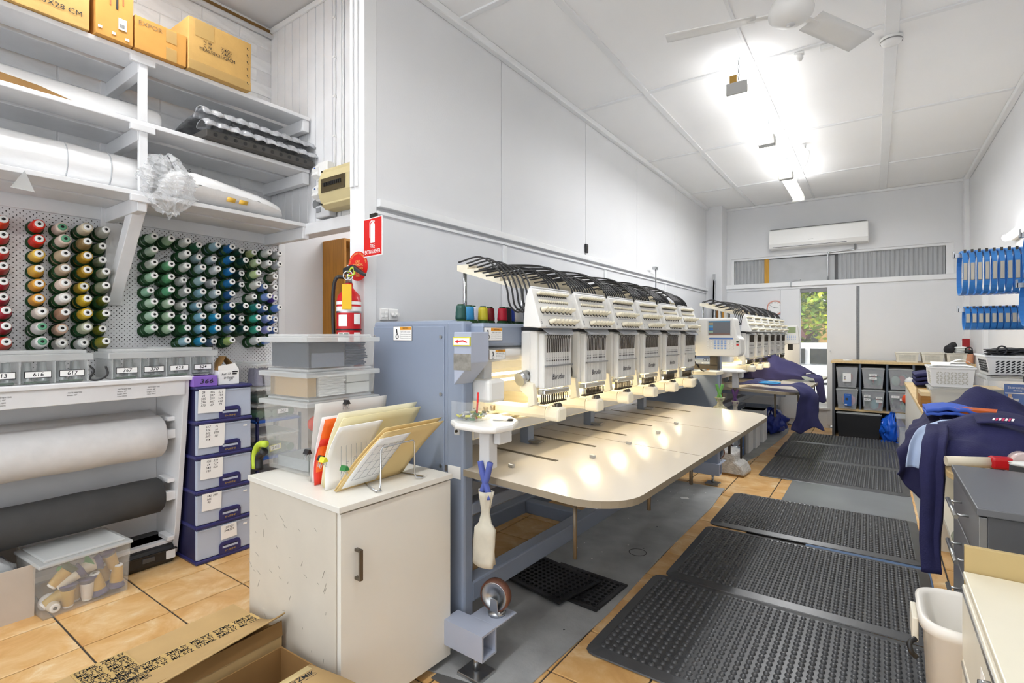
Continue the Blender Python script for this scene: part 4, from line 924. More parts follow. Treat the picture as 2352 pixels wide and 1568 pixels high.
B(-.03, .02, -.001, .012, .18, .205).build('bracket', DARKM, t)
t = thing('extinguisher_disc', 'round red DRY CHEMICAL disc above the fire extinguisher', 'sign', (-2.10, 1.635, 1.64), R(4))
MB().prism([(.068 * math.cos(a), .073 * math.sin(a)) for a in [k * math.pi / 20 for k in range(40)]], 0, .003, FACE_NY).build('disc', SIGNR, t)
GOLD = mat('sign_gold', 'ecc36a', .4)
for s_, z, w_, h_ in (('DRY', .022, .03, .017), ('CHEMICAL', .006, .075, .017), ('TO BE USED FOR', -.013, .075, .012), ('OIL, LIQUID AND', -.025, .07, .012), ('ELECTRICAL', -.037, .055, .012), ('FIRES', -.049, .025, .012)): text(s_, h_, GOLD, t, T(0, -.0036, z) @ FACE_NY, 'lettering', w_, 0, .008)
for k, ch in enumerate('THIS COLOURED EXTINGUISHER'):
    if ch == ' ': continue
    a = 165 - k * 6.0; text(ch, .011, GOLD, t, T(.058 * math.cos(R(a)), -.0036, .063 * math.sin(R(a))) @ FACE_NY @ RZ(a - 90), 'arched_letter')
t = thing('power_outlet', 'white double switch plate on the wall behind the machine end', 'outlet', (WX, 1.79, 1.375))
B(-.002, .008, -.028, .024, 0, .06).build('switch_plate', WHITE, t, .003)
for y in (-.014, .010):
    for z in (.02, .04): B(.008, .011, y - .007, y + .007, z - .006, z + .006).build('rocker', PAPER, t, .001)
t = thing('socket_plate', 'white socket plate with two plugs beside the switch plate', 'outlet', (WX, 1.85, 1.375))
B(-.002, .008, -.03, .03, 0, .06).build('plate', WHITE, t, .003)
for y in (-.012, .014): MB().cyl((.008, y, .03), (.03, y, .03), .012, .01, 12).build('plug', WHITE, t)
t = thing('wall_sensor', 'small black device stuck on the left wall above the trunking', 'sensor', (WX, 4.07, 2.02))
B(-.001, .02, -.02, .02, 0, .08).build('case', BLACKP, t, .006)
B(.02, .022, -.01, .01, .02, .06).build('lens', DARKM, t)
ws = thing('wire_stand', 'thin tall metal thread stand rising behind the far end of the near machine', 'stand', (-2.02, 5.65, 0))
MB().cyl((0, 0, 0), (0, 0, 2.05), .007, n=8).build('rod', STEEL, ws); B(-.02, .02, -.06, .02, 2.03, 2.06).build('head', STEEL, ws); MB().cyl((0, 0, 0), (0, 0, .03), .055, n=20).build('base', BLACKP, ws)

# ================================================================== embroidery machines
LED = mat('warm_led', 'ffe6b0', .4, emit=9); LED.cycles.emission_sampling = 'NONE'
NEED = mat('needle_dark', '55504a', .35, .8); IVORY = mat('ivory_knob', 'e9e2cc', .4); MWHITE = mat('machine_white', 'e4e3df', .38, var=.015, scale=3); MCREAM = mat('machine_cream', 'ece4cf', .4)
TABLE = mat('machine_table', 'dcd4c6', .16, var=.02, scale=3); EDGE = mat('table_edge', '8f8471', .5)
LTG = mat('light_grey_steel', 'c9cacb', .4)
def make_head():
    """one sewing head, local origin on the machine's line of heads"""
    hb = MB().box(.075, .135, -.09, .15, 1.09, 1.32).mesh('head_body')
    h = obj('head_body', hb, MWHITE, None, .012)
    B(.072, .125, .145, .268, 1.105, 1.315).build('side_cover', MWHITE, h, .012)
    B(.1252, .126, .15, .26, 1.20, 1.202).build('cover_seam', LTG, h)
    B(.08, .17, -.09, .14, 1.318, 1.332).build('neck', BLACKP, h)
    B(.13, .17, -.10, .152, 1.07, 1.315).build('needle_case', MWHITE, h, .008)
    B(.168, .196, -.085, .145, 1.065, 1.305).build('front_plate', MWHITE, h, .006)
    lv = MB()
    for k in range(13): y = -.062 + k * .0152; lv.tube([(.197, y, 1.302), (.203, y + .002, 1.29), (.200, y, 1.28), (.1985, y, 1.222)], .0022, 5)
    lv.build('take_up_levers', NEED, h, kind='stuff')
    th = MB()
    for k in range(13): y = -.062 + k * .0152; th.box(.1962, .1968, y - .0005, y + .0005, 1.07, 1.222)
    th.build('thread_lines', mat('thread_grey', 'b5b3b0', .6), h, kind='stuff')
    hl = MB()
    for k in range(13): y = -.062 + k * .0152; hl.cyl((.1958, y, 1.186), (.1972, y, 1.186), .0036, n=8); hl.cyl((.1958, y, 1.198), (.1972, y, 1.198), .002, n=6)
    hl.build('guide_holes', BLACKP, h, kind='stuff')
    B(.195, .206, -.075, .14, 1.298, 1.306).build('top_guide_bar', STEEL, h)
    B(.195, .206, -.08, .14, 1.160, 1.167).build('guide_bar', STEEL, h)
    text('Barudan', .034, mat('logo_ink', '33343f', .5), h, T(.1972, .03, 1.113) @ FACE_X, 'logo', .10, .28, .006)
    B(.16, .20, -.085, .12, 1.040, 1.062).build('clamp_bar', CHROME, h, .004)
    nb = MB()
    for k in range(13): y = -.078 + k * .0148; nb.cyl((.18, y, 1.05), (.18, y, 1.0), .0028, n=6); nb.box(.172, .196, y - .002, y + .002, 1.0, 1.008); nb.tube([(.186, y, 1.045), (.2, y + .003, 1.035), (.198, y + .002, 1.012)], .0016, 4)
    nb.build('needle_bars', NEED, h, kind='stuff')
    MB().prism([(.10, 1.10), (.16, 1.09), (.17, 1.0), (.13, .985), (.135, 1.03), (.09, 1.06)], -.118, -.09, Matrix(((1, 0, 0, 0), (0, 0, 1, 0), (0, 1, 0, 0), (0, 0, 0, 1)))).build('side_bracket', MCREAM, h, .003)
    MB().cyl((.11, -.085, 1.12), (.10, -.135, 1.105), .026, .03, 18).build('bobbin_knob', STEEL, h)
    # tension box
    P0, P1 = Vector((.223, 0, 1.332)), Vector((.172, 0, 1.497))
    tb_ = MB().prism([(.132, 1.333), (.218, 1.327), (.224, 1.333), (.174, 1.496), (.161, 1.498), (.143, 1.45)], -.150, .168, Matrix(((1, 0, 0, 0), (0, 0, 1, 0), (0, 1, 0, 0), (0, 0, 0, 1)))).build('tension_box', MWHITE, h, .006)
    up = (P1 - P0).normalized(); nrm = Vector((up.z, 0, -up.x)); L = (P1 - P0).length
    FM = Matrix(((0, up.x, nrm.x, 0), (1, 0, 0, 0), (0, up.z, nrm.z, 0), (0, 0, 0, 1)))     # x->y axis, y->up, z->normal
    def on(y, s, n=0): q = P0 + up * (s * L) + nrm * n; return T(q.x, y, q.z) @ FM
    kn = MB().lathe([(.0115, 0), (.0115, .006), (.0095, .010), (.0095, .018), (.0075, .020), (.0065, .032), (.004, .033)], 12).mesh('tension_knob')
    def knob(y, s): o = obj('tension_knob', kn, IVORY, h); o.matrix_basis = on(y, s, .001)
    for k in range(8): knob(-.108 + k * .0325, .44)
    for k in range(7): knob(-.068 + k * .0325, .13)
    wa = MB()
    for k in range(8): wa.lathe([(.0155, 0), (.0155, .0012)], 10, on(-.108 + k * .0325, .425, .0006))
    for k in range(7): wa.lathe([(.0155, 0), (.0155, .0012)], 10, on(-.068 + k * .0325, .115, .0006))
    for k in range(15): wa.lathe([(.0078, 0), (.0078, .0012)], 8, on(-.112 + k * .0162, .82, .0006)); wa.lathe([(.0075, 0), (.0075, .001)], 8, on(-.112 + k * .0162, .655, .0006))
    wa.build('knob_shade_discs', mat('disc_shade', '4b4a48', .35, .6), h, kind='stuff')  # dark knob bases; their colour also stands in for shade around the knobs
    for s, r, hh, nm in ((.86, .0062, .02, 'guide_posts'), (.67, .0066, .006, 'tension_studs')):
        m_ = MB()
        for k in range(15): m_.lathe([(r, 0), (r, hh * .5), (r * .7, hh), (r * .3, hh)], 8, on(-.112 + k * .0162, s, .001))
        m_.build(nm, IVORY, h, kind='stuff')
    for s in (.30, .0): plate(.25, .006, on(.015, s + .005, .001), LTG, h, 'divider_rail')
    text('6', .03, mat('grey_number', '8f9090', .6), h, on(-.135, .13, .0015), 'head_number')
    MB().cyl((.166, -.14, 1.50), (.166, .16, 1.50), .006, n=8).build('top_rod', LTG, h)
    MB().add([(.20, -.12, 1.332), (.235, -.10, 1.30), (.235, .10, 1.30), (.20, .14, 1.332)], [(0, 1, 2, 3)]).build('visor', mat('visor_plastic', 'a9adb5', .1, alpha=.6), h, solid=.002)
    return h
HEAD = None
def machine(off, label, tz, disp):
    global HEAD
    m = thing('embroidery_machine', label, 'sewing machine', (-1.36 + off * math.sin(R(1.74)), 1.58 + off * math.cos(R(1.74)), 0), -R(1.74))
    PX = Matrix(((1, 0, 0, 0), (0, 0, 1, 0), (0, 1, 0, 0), (0, 0, 0, 1)))
    # end frames and covers
    B(-.58, -.06, .0, .04, .28, 1.36).build('end_frame', BLUEG, m, .014)
    ep = B(-.572, -.108, -.006, .002, .36, 1.335).build('end_cover', BLUEG, m, .010)
    for x in (-.56, -.125):
        for z in (.86, 1.29) if x < -.5 else (.75, 1.05, 1.29): MB().cyl((x, -.0065, z), (x, -.010, z), .008, n=10).build('screw', STEEL, ep)
    B(-.098, 0, -.003, .06, .10, 1.355).build('end_post', BLUEG, m, .012)
    B(-.58, .07, .04, 3.02, 1.25, 1.347).build('rear_cover', BLUEG, m, .014)
    B(-.56, .17, 3.03, 3.10, .15, 1.09).build('far_frame', BLUEG, m, .012)
    B(-.56, -.02, 3.03, 3.10, 1.09, 1.36).build('far_frame_top', BLUEG, m, .012)
    MB().cyl((.035, .06, 1.217), (.035, 3.02, 1.217), .033, n=24).build('drive_beam', mat('brushed_beam', 'd9d7d2', .3, .6), m)
    B(-.40, -.385, .04, 3.02, .93, 1.235).build('rear_plate', LTG, m)
    B(-.16, -.08, .06, 3.02, 1.14, 1.25).build('lamp_rail', MWHITE, m)
    for z in (1.115, 1.085): MB().cyl((-.10, .08, z), (-.10, 3.0, z), .007, n=8).build('led_strip', LED, m)
    la = bpy.data.lights.new('led_glow', 'AREA'); la.shape = 'RECTANGLE'; la.size = .03; la.size_y = 2.9; la.energy = 4.2; la.color = (1, .90, .70)
    lo = bpy.data.objects.new('led_glow', la); COL.objects.link(lo); lo.parent = m; lo.location = (-.085, 1.5, 1.075); lo.rotation_euler = (0, R(-30), 0); lo.visible_camera = False
    B(-.385, .0, .05, 3.02, .862, .915).build('bed_beam', MCREAM, m, .004)
    B(-.005, .002, .06, 3.0, .868, .905).build('beam_lip', LTG, m)
    for x, z, w_ in ((-.16, .93, .05), (-.06, .925, .03)): B(x, x + w_, .08, 2.6, z, z + .012).build('frame_rail', MCREAM, m, .003)
    for y in (.28, .33, .64, .69): MB().cyl((-.12, y, .94), (-.12, y, .965), .009, .012, 10).build('thumb_screw', mat('brass_screw', '9c8a5f', .35, .8), m)
    # heads and arms
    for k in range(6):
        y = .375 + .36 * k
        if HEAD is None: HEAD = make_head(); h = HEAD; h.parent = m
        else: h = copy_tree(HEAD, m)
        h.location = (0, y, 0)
        if k and h is not HEAD:
            for c in h.children:
                if c.name.startswith('head_number'): bpy.data.objects.remove(c); break
            text(str(6 - k), .03, MATS['grey_number'], h, NUMM, 'head_number')
        arm = MB().prism([(-.03, .93), (.03, .93), (.034, .945), (.03, .972), (.018, .982), (-.018, .982), (-.03, .972), (-.034, .945)], -.35, .165, T(0, y, 0) @ Matrix(((0, 0, 1, 0), (1, 0, 0, 0), (0, 1, 0, 0), (0, 0, 0, 1)))).build('cylinder_arm', MCREAM, m, .003)
        MB().prism([(-.034, .922), (.034, .922), (.038, .94), (.036, .972), (.02, .984), (-.02, .984), (-.036, .972), (-.038, .94)], .165, .238, T(0, y, 0) @ Matrix(((0, 0, 1, 0), (1, 0, 0, 0), (0, 1, 0, 0), (0, 0, 0, 1)))).build('arm_tip', MCREAM, arm, .010)
        MB().cyl((.195, y, .978), (.225, y, .986), .018, n=12).build('rotary_hook', NEED, arm)
        MB().prism([(.0, 0), (.05, .0), (.06, .01), (.02, .014), (.0, .008)], -.006, .006, T(.07, y - .02, .983) @ RZ(10) @ PX).build('hook_lever', STEEL, arm)
    # near-end chute, motor cover, labels
    ch = MB().prism([(0, 1.31), (.09, 1.31), (.09, 1.19), (0, 1.10)], -.06, .05, PX).build('chute', BLUEL, m, .003)
    B(-.045, .045, -.064, -.0605, 1.255, 1.29, T(.045, 0, 0)).build('arrow_sticker', mat('sticker_yellow', 'd6cf3d', .5), ch)
    B(-.041, .041, -.0655, -.0642, 1.259, 1.286, T(.045, 0, 0)).build('sticker_field', PAPER, ch)
    MB().prism([(-.034, 0), (-.018, .008), (-.018, .004), (.01, .0065), (.03, .0), (.03, -.005), (.01, .001), (-.018, -.001), (-.018, -.006)], .066, .0668, T(.045, 0, 1.272) @ FACE_NY).build('red_arrow', SIGNR, ch)
    B(.0, .09, -.0612, -.060, 1.16, 1.225).build('tape_residue', mat('tape_residue', '8e8b84', .6, var=.3, scale=40), ch)
    B(-.03, .085, .06, .165, 1.02, 1.115).build('motor_cover', MWHITE, m, .014)
    B(-.02, .03, .09, .14, 1.11, 1.2).build('motor_bracket', LTG, m)
    def warn(M, w_, h_, par):
        b_ = plate(w_, h_, M, BLACK, par, 'warning_label'); plate(w_ - .003, h_ - .003, M @ T(0, 0, .0006), PAPER, b_, 'label_field')
        plate(w_ * .6, h_ * .22, M @ T(w_ * .17, h_ * .34, .0012), mat('warning_orange', 'e39a22', .5), b_, 'orange_bar')
        text('WARNING', h_ * .2, BLACK, b_, M @ T(w_ * .17, h_ * .34, .0027), 'lettering', w_ * .3)
        text('KEEP COVER CLOSED.', h_ * .14, INK, b_, M @ T(w_ * .17, h_ * .1, .002), 'lettering', w_ * .52)
        for k in range(3): text('Do not put hands near', h_ * .11, INK, b_, M @ T(w_ * .17, -h_ * (.06 + .14 * k), .002), 'lettering', w_ * .55)
        MB().prism([(-.25, .3), (-.12, .3), (-.06, -.1), (-.14, -.05), (-.2, .1)], .0022, .0028, M @ T(-w_ * .22, 0, 0) @ Matrix.Diagonal((h_, h_, 1, 1))).build('pictogram', BLACK, b_)
        MB().tube([M @ Vector((-w_ * .28 + h_ * .14 * math.cos(a), -h_ * .22 + h_ * .14 * math.sin(a), .002)) for a in [q * math.pi / 5 for q in range(10)]], h_ * .03, 4, True).build('pictogram_roller', BLACK, b_)
    warn(T(-.365, -.0062, 1.305) @ FACE_NY, .125, .065, m)
    warn(T(.0705, .10, 1.302) @ FACE_X, .12, .055, m)
    warn(T(.0688, .13, 1.217) @ FACE_X, .11, .042, m)
    plate(.07, .05, T(-.05, -.004, .735) @ FACE_NY, PAPER, m, 'serial_label')
    plate(.03, .06, T(-.035, -.004, .92) @ FACE_NY, LTG, m, 'hinge_plate')
    for z in (.905, .935): MB().cyl((-.035, -.004, z), (-.035, -.012, z), .006, n=8).build('bolt', DARKM, m)
    # table
    rows = [(0.0, .918, (.375, .735)), (.923, 1.64, (1.095, 1.455)), (1.645, 2.5, (1.815, 2.175))]
    TM = T(0, 0, tz) @ RY(2.0)
    tops = []
    for i, (y0, y1, sl) in enumerate(rows):
        pts = [(-.25, y0)]
        for ys in sl: pts += [(-.25, ys - .014), (.21, ys - .014), (.21, ys + .014), (-.25, ys + .014)]
        pts += [(-.25, y1)]
        def arc(cx_, cy_, r, a0, a1): return [(cx_ + r * math.cos(R(a0 + (a1 - a0) * k / 10)), cy_ + r * math.sin(R(a0 + (a1 - a0) * k / 10))) for k in range(11)]
        pts += arc(.68 - .16, y1 - .16, .16, 90, 0) if i == 2 else [(.68, y1)]
        pts += arc(.68 - .20, y0 + .20, .20, 0, -90) if i == 0 else [(.68, y0)]
        o = MB().prism(list(reversed(pts)), -.026, 0, TM).build('table_top', TABLE, m)
        o.data.materials.append(EDGE)
        for p in o.data.polygons:
            if abs(p.normal.z) < .7: p.material_index = 1
        tops.append(o)
        for ys in sl:
            MB().box(-.2, .20, ys - .02, ys + .02, -.05, -.030, TM).build('slot_cover', DARKM, o)
    for (x, y) in ((.12, .16), (.30, .53), (.31, .90), (.32, 1.27), (.3, 1.62)):
        MB().box(-.012, .012, -.008, .008, 0, .014, TM @ T(x, y, 0)).build('table_clip', STEEL, tops[0], .002)
    for x, y, L in ((.47, .08, .22), (.62, .40, .1), (.64, .85, .1), (.62, 1.6, .1), (.5, 2.4, .3)):
        MB().cyl((x, y, tz - .045), (x, y, tz - .045 - L), .008, n=10).build('table_leg', mat('bronze_rod', '6d6252', .4, .5), m)
    B(-.12, .55, .1, .14, tz - .075, tz - .045).build('table_bearer', BLUEG, m); B(-.12, .55, 2.3, 2.34, tz - .075, tz - .045).build('table_bearer', BLUEG, m)
    for y in (.55, 1.2, 2.0): B(-.12, -.07, y, y + .05, tz - .05, .875).build('table_hanger', BLUEG, m, .003); MB().prism([(0, 0), (.06, 0), (.07, .012), (.0, .01)], 0, .04, T(-.07, y, tz + .01) @ PX).build('hanger_latch', STEEL, m)
    # base frame
    B(-.075, 0, .05, 3.05, .19, .275).build('front_beam', BLUEG, m, .008)
    B(-.52, -.44, .05, 3.05, .19, .275).build('rear_beam', BLUEG, m, .008)
    for y in (.05, 1.04, 2.1, 3.0): B(-.44, -.075, y, y + .07, .195, .27).build('cross_beam', BLUEG, m, .006)
    B(-.075, 0, .05, 3.05, .55, .60).build('mid_rail', BLUEG, m, .006)
    for y in (0.0, 3.03):
        s = -1 if y < 1 else 1
        ft = MB()
        x0, x1, ya, yb, z0, z1, tt = (-.015 if y < 1 else -.60), .185, y - .105 if y < 1 else y - .02, y - .02 if y < 1 else y + .065, .09, .188, .008
        for bb in ((x0, x1, ya, yb, z0, z0 + tt), (x0, x1, ya, yb, z1 - tt, z1), (x0, x1, ya, ya + tt, z0 + tt, z1 - tt), (x0, x1, yb - tt, yb, z0 + tt, z1 - tt)): ft.box(*bb)
        f_ = ft.build('foot_tube', BLUEL, m)
        B(.05, .185, yb + .0005, yb + .13, z1 - .008, z1).build('castor_plate', BLUEL, f_, .003)
        for x in ((.12,) if y < 1 else (.12, -.5)):
            MB().cyl((x, (ya + yb) / 2, .018), (x, (ya + yb) / 2, .09), .012, n=10).build('levelling_screw', STEEL, m)
            B(x - .055, x + .055, (ya + yb) / 2 - .05, (ya + yb) / 2 + .05, .004, .02).build('foot_pad', STEEL, m, .003)
        cy_ = yb + .07; cz = z1 + .075
        w_ = MB().lathe([(.055, -.018), (.062, -.016), (.064, 0), (.062, .016), (.055, .018)], 28, T(.125, cy_, cz) @ RX(90) @ RY(12), True, False).build('castor_tyre', mat('brown_tyre', '6b4434', .45), m)
        MB().lathe([(.001, -.012), (.03, -.012), (.032, -.016), (.05, -.016), (.055, -.018), (.055, .018), (.05, .016), (.032, .016), (.03, .012), (.001, .012)], 24, T(.125, cy_, cz) @ RX(90) @ RY(12), True, False).build('castor_hub', STEEL, w_)
        for q in (-1, 1): MB().prism([(-.016, .01), (.016, .01), (.022, -.055), (-.022, -.055)], -.002, .002, T(.135, cy_ + q * .024, cz - .015) @ PX).build('castor_fork', STEEL, w_, .001)
        MB().lathe([(.034, 0), (.036, .012), (.028, .02)], 18, T(.13, cy_, z1)).build('castor_swivel', STEEL, w_)
    # tray on a post
    tr = [(-.06, .12), (-.05, -.03), (.03, -.085), (.17, -.09), (.215, -.06), (.225, .03), (.17, .14), (.10, .19), (.0, .19)]
    MB().prism(tr, .93, .955, None).build('side_tray', MWHITE, m, .010)
    B(.115, .165, -.04, .01, .785, .93).build('tray_post', LTG, m, .003)
    B(.17, .2, -.02, .06, .88, .93).build('tray_gusset', LTG, m, .006)
    # thread rack
    rk_ = [(-.25, 1.632), (-.185, 1.609), (-.12, 1.586), (-.055, 1.563), (.01, 1.540)]
    prof = []
    for x, z in rk_: prof += [(x - .035, z), (x + .035, z)]
    MB().prism(prof + [(.045, 1.508), (-.285, 1.605)], .262, .28, PX).build('rack_end', MCREAM, m)
    for x, z in rk_:
        B(x - .034, x + .034, .28, 2.42, z - .016, z).build('rack_step', MCREAM, m)
        B(x + .030, x + .034, .28, 2.42, z - .03, z).build('rack_riser', MCREAM, m)
    for x, y in ((-.26, .29), (-.16, .62), (-.26, .75), (-.16, .9), (-.26, 1.35), (-.16, 1.6), (-.26, 2.2)):
        MB().cyl((x, y, 1.346), (x, y, 1.62 if x < -.2 else 1.58), .010, n=12).build('rack_post', CHROME, m)
    for k in range(6):
        yk = .375 + .36 * k
        for i in range(10):
            x, z = rk_[i // 2]; y0 = yk - .20 + .055 * (i % 2)
            ye = yk - .12 + .027 * i
            if k == 0 and i < 6:
                yd = yk - .20 + .018 * i; xd = .09 + .012 * i
                pts = [(x, y0 + .06, z + .008), (x + .10, y0 + .10, z + .03), (xd - .05, yd - .0, 1.575), (xd, yd - .01, 1.50), (xd + .01, yd, 1.425), (xd + .03, yd + .03, 1.395), (.135, yd + .05, 1.42), (.142, ye, 1.46)]
            else:
                pts = [(x, y0 - .05, z + .008), (x + .06, y0 + .04, z + .028), (x + (.14 - x) * .6, (y0 + ye) / 2 + .05, z + .006 + .010 * (i // 2)), (.128, ye - .012, 1.545), (.15, ye, 1.49)]
            MB().tube(smooth_path(pts, 5), .0040, 6).build('thread_tube', BLACKP, m)
    # control panel
    if disp:
        c = MB().prism([(.10, 1.13), (.42, 1.13), (.445, 1.15), (.445, 1.27), (.42, 1.285), (.40, 1.42), (.385, 1.43), (.12, 1.43), (.10, 1.41)], 0, .14, T(0, 2.62, 0) @ PX).build('control_panel', MWHITE, m, .012)
        B(.20, .38, -.006, .001, 1.292, 1.412, T(0, 2.62, 0)).build('screen_bezel', LTG, c, .003)
        B(.21, .372, -.008, -.006, 1.298, 1.406, T(0, 2.62, 0)).build('screen', mat('lcd_screen', '6d7178', .2), c)
        for z, cc in ((1.385, '9a8f74'), (1.362, '5aa0c8'), (1.342, '2f6fb8'), (1.32, '8fae9a')): B(.212, .245, -.0088, -.008, z - .008, z + .008, T(0, 2.62, 0)).build('screen_icon', mat('icon_' + cc, cc, .4), c)
        B(.212, .37, -.0088, -.008, 1.396, 1.405, T(0, 2.62, 0)).build('screen_bar', mat('screen_bar', '4a86a8', .4), c); B(.212, .37, -.0088, -.008, 1.299, 1.309, T(0, 2.62, 0)).build('screen_bar', mat('screen_bar2', '7a5a50', .4), c)
        B(.215, .39, -.004, .001, 1.262, 1.274, T(0, 2.62, 0)).build('key_strip', mat('key_blue', '3f6fb8', .4), c)
        for r_ in range(4):
            for q in range(8):
                blue = 1 < q < 6
                B(-.007, .007, -.008, 0, -.006, .006, T(.205 + q * .026, 2.62, 1.25 - r_ * .019)).build('key', mat('key_face', '8fb0e0', .4) if blue else WHITE, c, .002)
        for z, mm in ((1.245, GREENP), (1.222, SIGNR)): B(.415, .432, -.006, 0, z - .007, z + .007, T(0, 2.62, 0)).build('key', mm, c, .002)
        text('PLEXUS', .016, mat('pale_gold_print', 'cfc08a', .5), c, T(.14, 2.6195, 1.35) @ FACE_NY @ RZ(-90), 'lettering', .06)
        B(.2, .26, 2.68, 2.74, 1.05, 1.13).build('panel_stalk', DARKM, m); B(-.02, .26, 2.68, 2.75, 1.02, 1.06).build('panel_arm', DARKM, m)
        MB().tube(smooth_path([(.12, 2.7, 1.16), (.08, 2.66, 1.1), (.12, 2.7, 1.02), (.1, 2.9, .99), (.05, 3.02, 1.0)], 6), .006, 6).build('panel_cable', BLACKP, m)
    else:
        c = MB().prism([(.15, 1.17), (.33, 1.17), (.34, 1.19), (.32, 1.42), (.17, 1.42)], 0, .07, T(0, 2.5, 0) @ PX).build('control_panel', MWHITE, m, .012)
        B(.20, .30, -.004, .001, 1.32, 1.40, T(0, 2.5, 0)).build('screen', mat('green_lcd', '8d9a72', .3), c, .002)
        for r_ in range(3):
            for q in range(5): B(-.006, .006, -.004, 0, -.004, .004, T(.2 + q * .024, 2.5, 1.28 - r_ * .022)).build('key', mat('key_face', '8fb0e0', .4), c, .001)
        B(.2, .26, 2.52, 2.56, 1.09, 1.17).build('panel_stalk', DARKM, m)
    return m
NUMM = None
_P0, _P1 = Vector((.223, 0, 1.332)), Vector((.172, 0, 1.497)); _u = (_P1 - _P0).normalized(); _q = _P0 + _u * (.13 * (_P1 - _P0).length) + Vector((_u.z, 0, -_u.x)) * .0015
NUMM = T(_q.x, -.135, _q.z) @ Matrix(((0, _u.x, _u.z, 0), (1, 0, 0, 0), (0, _u.z, -_u.x, 0), (0, 0, 0, 1)))
M1 = machine(0, 'near six-head embroidery machine beside the white cabinet', .752, True)
M2 = machine(3.75, 'far six-head embroidery machine close to the far wall', .785, False)
def mloc(m, x, y, z): return m.matrix_basis @ Vector((x, y, z))
CB = [('1d4d45', 0.111, 'dark green'), ('2a86b8', 0.206, 'turquoise'), ('d5d6e2', 0.239, 'silver'), ('c9b92c', 0.297, 'yellow'), ('7c141c', 0.365, 'dark red'), ('c41230', 0.405, 'bright red'), ('2a2a2d', 0.454, 'black'), ('2f4fc0', 0.496, 'royal blue'), ('c98a14', 0.532, 'gold'), ('e4e4e6', 0.604, 'white')]
for c, y, nm in CB:
    p = mloc(M1, -.12 - random.uniform(0, .05), y, 1.348)
    cone(p, (0, 0, 0), c, f'{nm} thread cone standing upright on the near machine', 'f', GREENP, 'cones on the near machine', GREENP, sc_=1.0)
for i, (c, nm) in enumerate((('c81f24', 'red'), ('2a2a2d', 'black'), ('d39a1c', 'gold'))):
    p = mloc(M2, -.12, .22 + i * .09, 1.348)
    cone(p, (0, 0, 0), c, f'{nm} thread cone standing upright on the far machine', 'f', GREENP, 'cones on the far machine', GREENP, sc_=1.0)
# ================================================================== ceiling and far wall fittings
fan = thing('ceiling_fan', 'white three-blade ceiling fan in front of the fluorescent lights', 'fan', (-.345, 2.90, 2.86))
MB().lathe([(.001, -.005), (.03, -.005), (.075, .01), (.10, .035), (.105, .06), (.09, .10), (.06, .115), (.001, .118)], 32, None, True, False).build('motor', WHITE, fan)
MB().lathe([(.02, -.009), (.02, -.004)], 20).build('centre_cap', mat('fan_cap', 'd6d6d6', .4), fan)
MB().cyl((0, 0, .11), (0, 0, .36), .014, n=12).build('down_rod', WHITE, fan)
MB().lathe([(.03, .22), (.055, .30), (.055, .36)], 20).build('canopy', WHITE, fan)
for a in (193, 62, 310):
    q = RZ(a)
    B(.08, .2, -.018, .018, .052, .058, q).build('blade_iron', WHITE, fan)
    def bl(u, v, q=q):
        y = (v - .5) * (.125 + .01 * u); return q @ Vector((.16 + .44 * u, y, .055 + .10 * (.5 - v) * .30 * 1))
    MB().grid(bl, 6, 4).build('blade', WHITE, fan, solid=.006)
t = thing('smoke_detector', 'round white smoke detector on the ceiling strip', 'detector', (.085, 4.1, CZ - .055))
MB().lathe([(.001, 0), (.03, 0), (.055, .012), (.06, .03), (.06, .043)], 24, None, True, False).build('body', WHITE, t)
MB().lathe([(.0605, .018), (.0605, .026)], 24, None, True, False).build('vent_ring', mat('vent_grey', '8a8a8a', .6), t)
t = thing('ceiling_sensor', 'small white motion sensor on the ceiling beside the fan blade', 'sensor', (-.42, 3.95, CZ - .07))
B(-.03, .03, -.02, .02, .04, .058).build('base', WHITE, t, .004); MB().lathe([(.001, 0), (.018, .004), (.026, .02), (.022, .04)], 18, T(.0, 0, 0), True, False).build('dome', WHITE, t)
B(.12, .2, -.02, .02, .03, .058).build('junction_box', WHITE, t, .003)
t = thing('ceiling_cable', 'white cable drooping from a ceiling rose behind the lights', 'cable', (-.60, 5.9, CZ - .02))
MB().cyl((0, 0, -.03), (0, 0, .005), .035, n=16).build('rose', WHITE, t); MB().tube(smooth_path([(.02, 0, -.03), (.06, .02, -.06), (.04, .05, -.16), (-.02, .1, -.24)], 6), .004, 6).build('flex', TRIM, t)
ac = thing('air_conditioner', 'white wall-mounted split air conditioner above the high window', 'air conditioner', (-.66, FY, 2.53))
MB().prism([(0, .02), (0, .27), (-.17, .27), (-.20, .255), (-.205, .06), (-.17, .0), (-.05, -.01)], -.59, .59, Matrix(((0, 0, 1, 0), (1, 0, 0, 0), (0, 1, 0, 0), (0, 0, 0, 1)))).build('case', WHITE, ac, .010)
B(-.54, .35, -.185, -.168, .012, .03).build('louvre', mat('ac_louvre', '5a5c5e', .4), ac); B(-.54, .35, -.19, -.18, .018, .024).build('vane', WHITE, ac); B(-.57, .57, -.198, -.0, .268, .2725).build('top_grille', mat('ac_grille', '9b9c9d', .6), ac)
B(-.09, -.078, -.2065, -.2058, .086, .092).build('badge_mark', mat('ac_grey_print', '8e9094', .5), ac); B(-.07, -.035, -.2065, -.2058, .086, .092).build('badge_mark', MATS['ac_grey_print'], ac)
ck = thing('wall_clock', 'round wall clock with a pink rim showing ten to three', 'clock', (-1.195, FY - .002, 1.69))
MB().lathe([(.108, 0), (.11, .02), (.10, .03), (.092, .024)], 36, FACE_NY, True, False).build('rim', mat('clock_rim', 'd79c8d', .4), ck)
MB().prism([(.094 * math.cos(k * math.pi / 20), .094 * math.sin(k * math.pi / 20)) for k in range(40)], .004, .016, FACE_NY).build('dial', PAPER, ck)
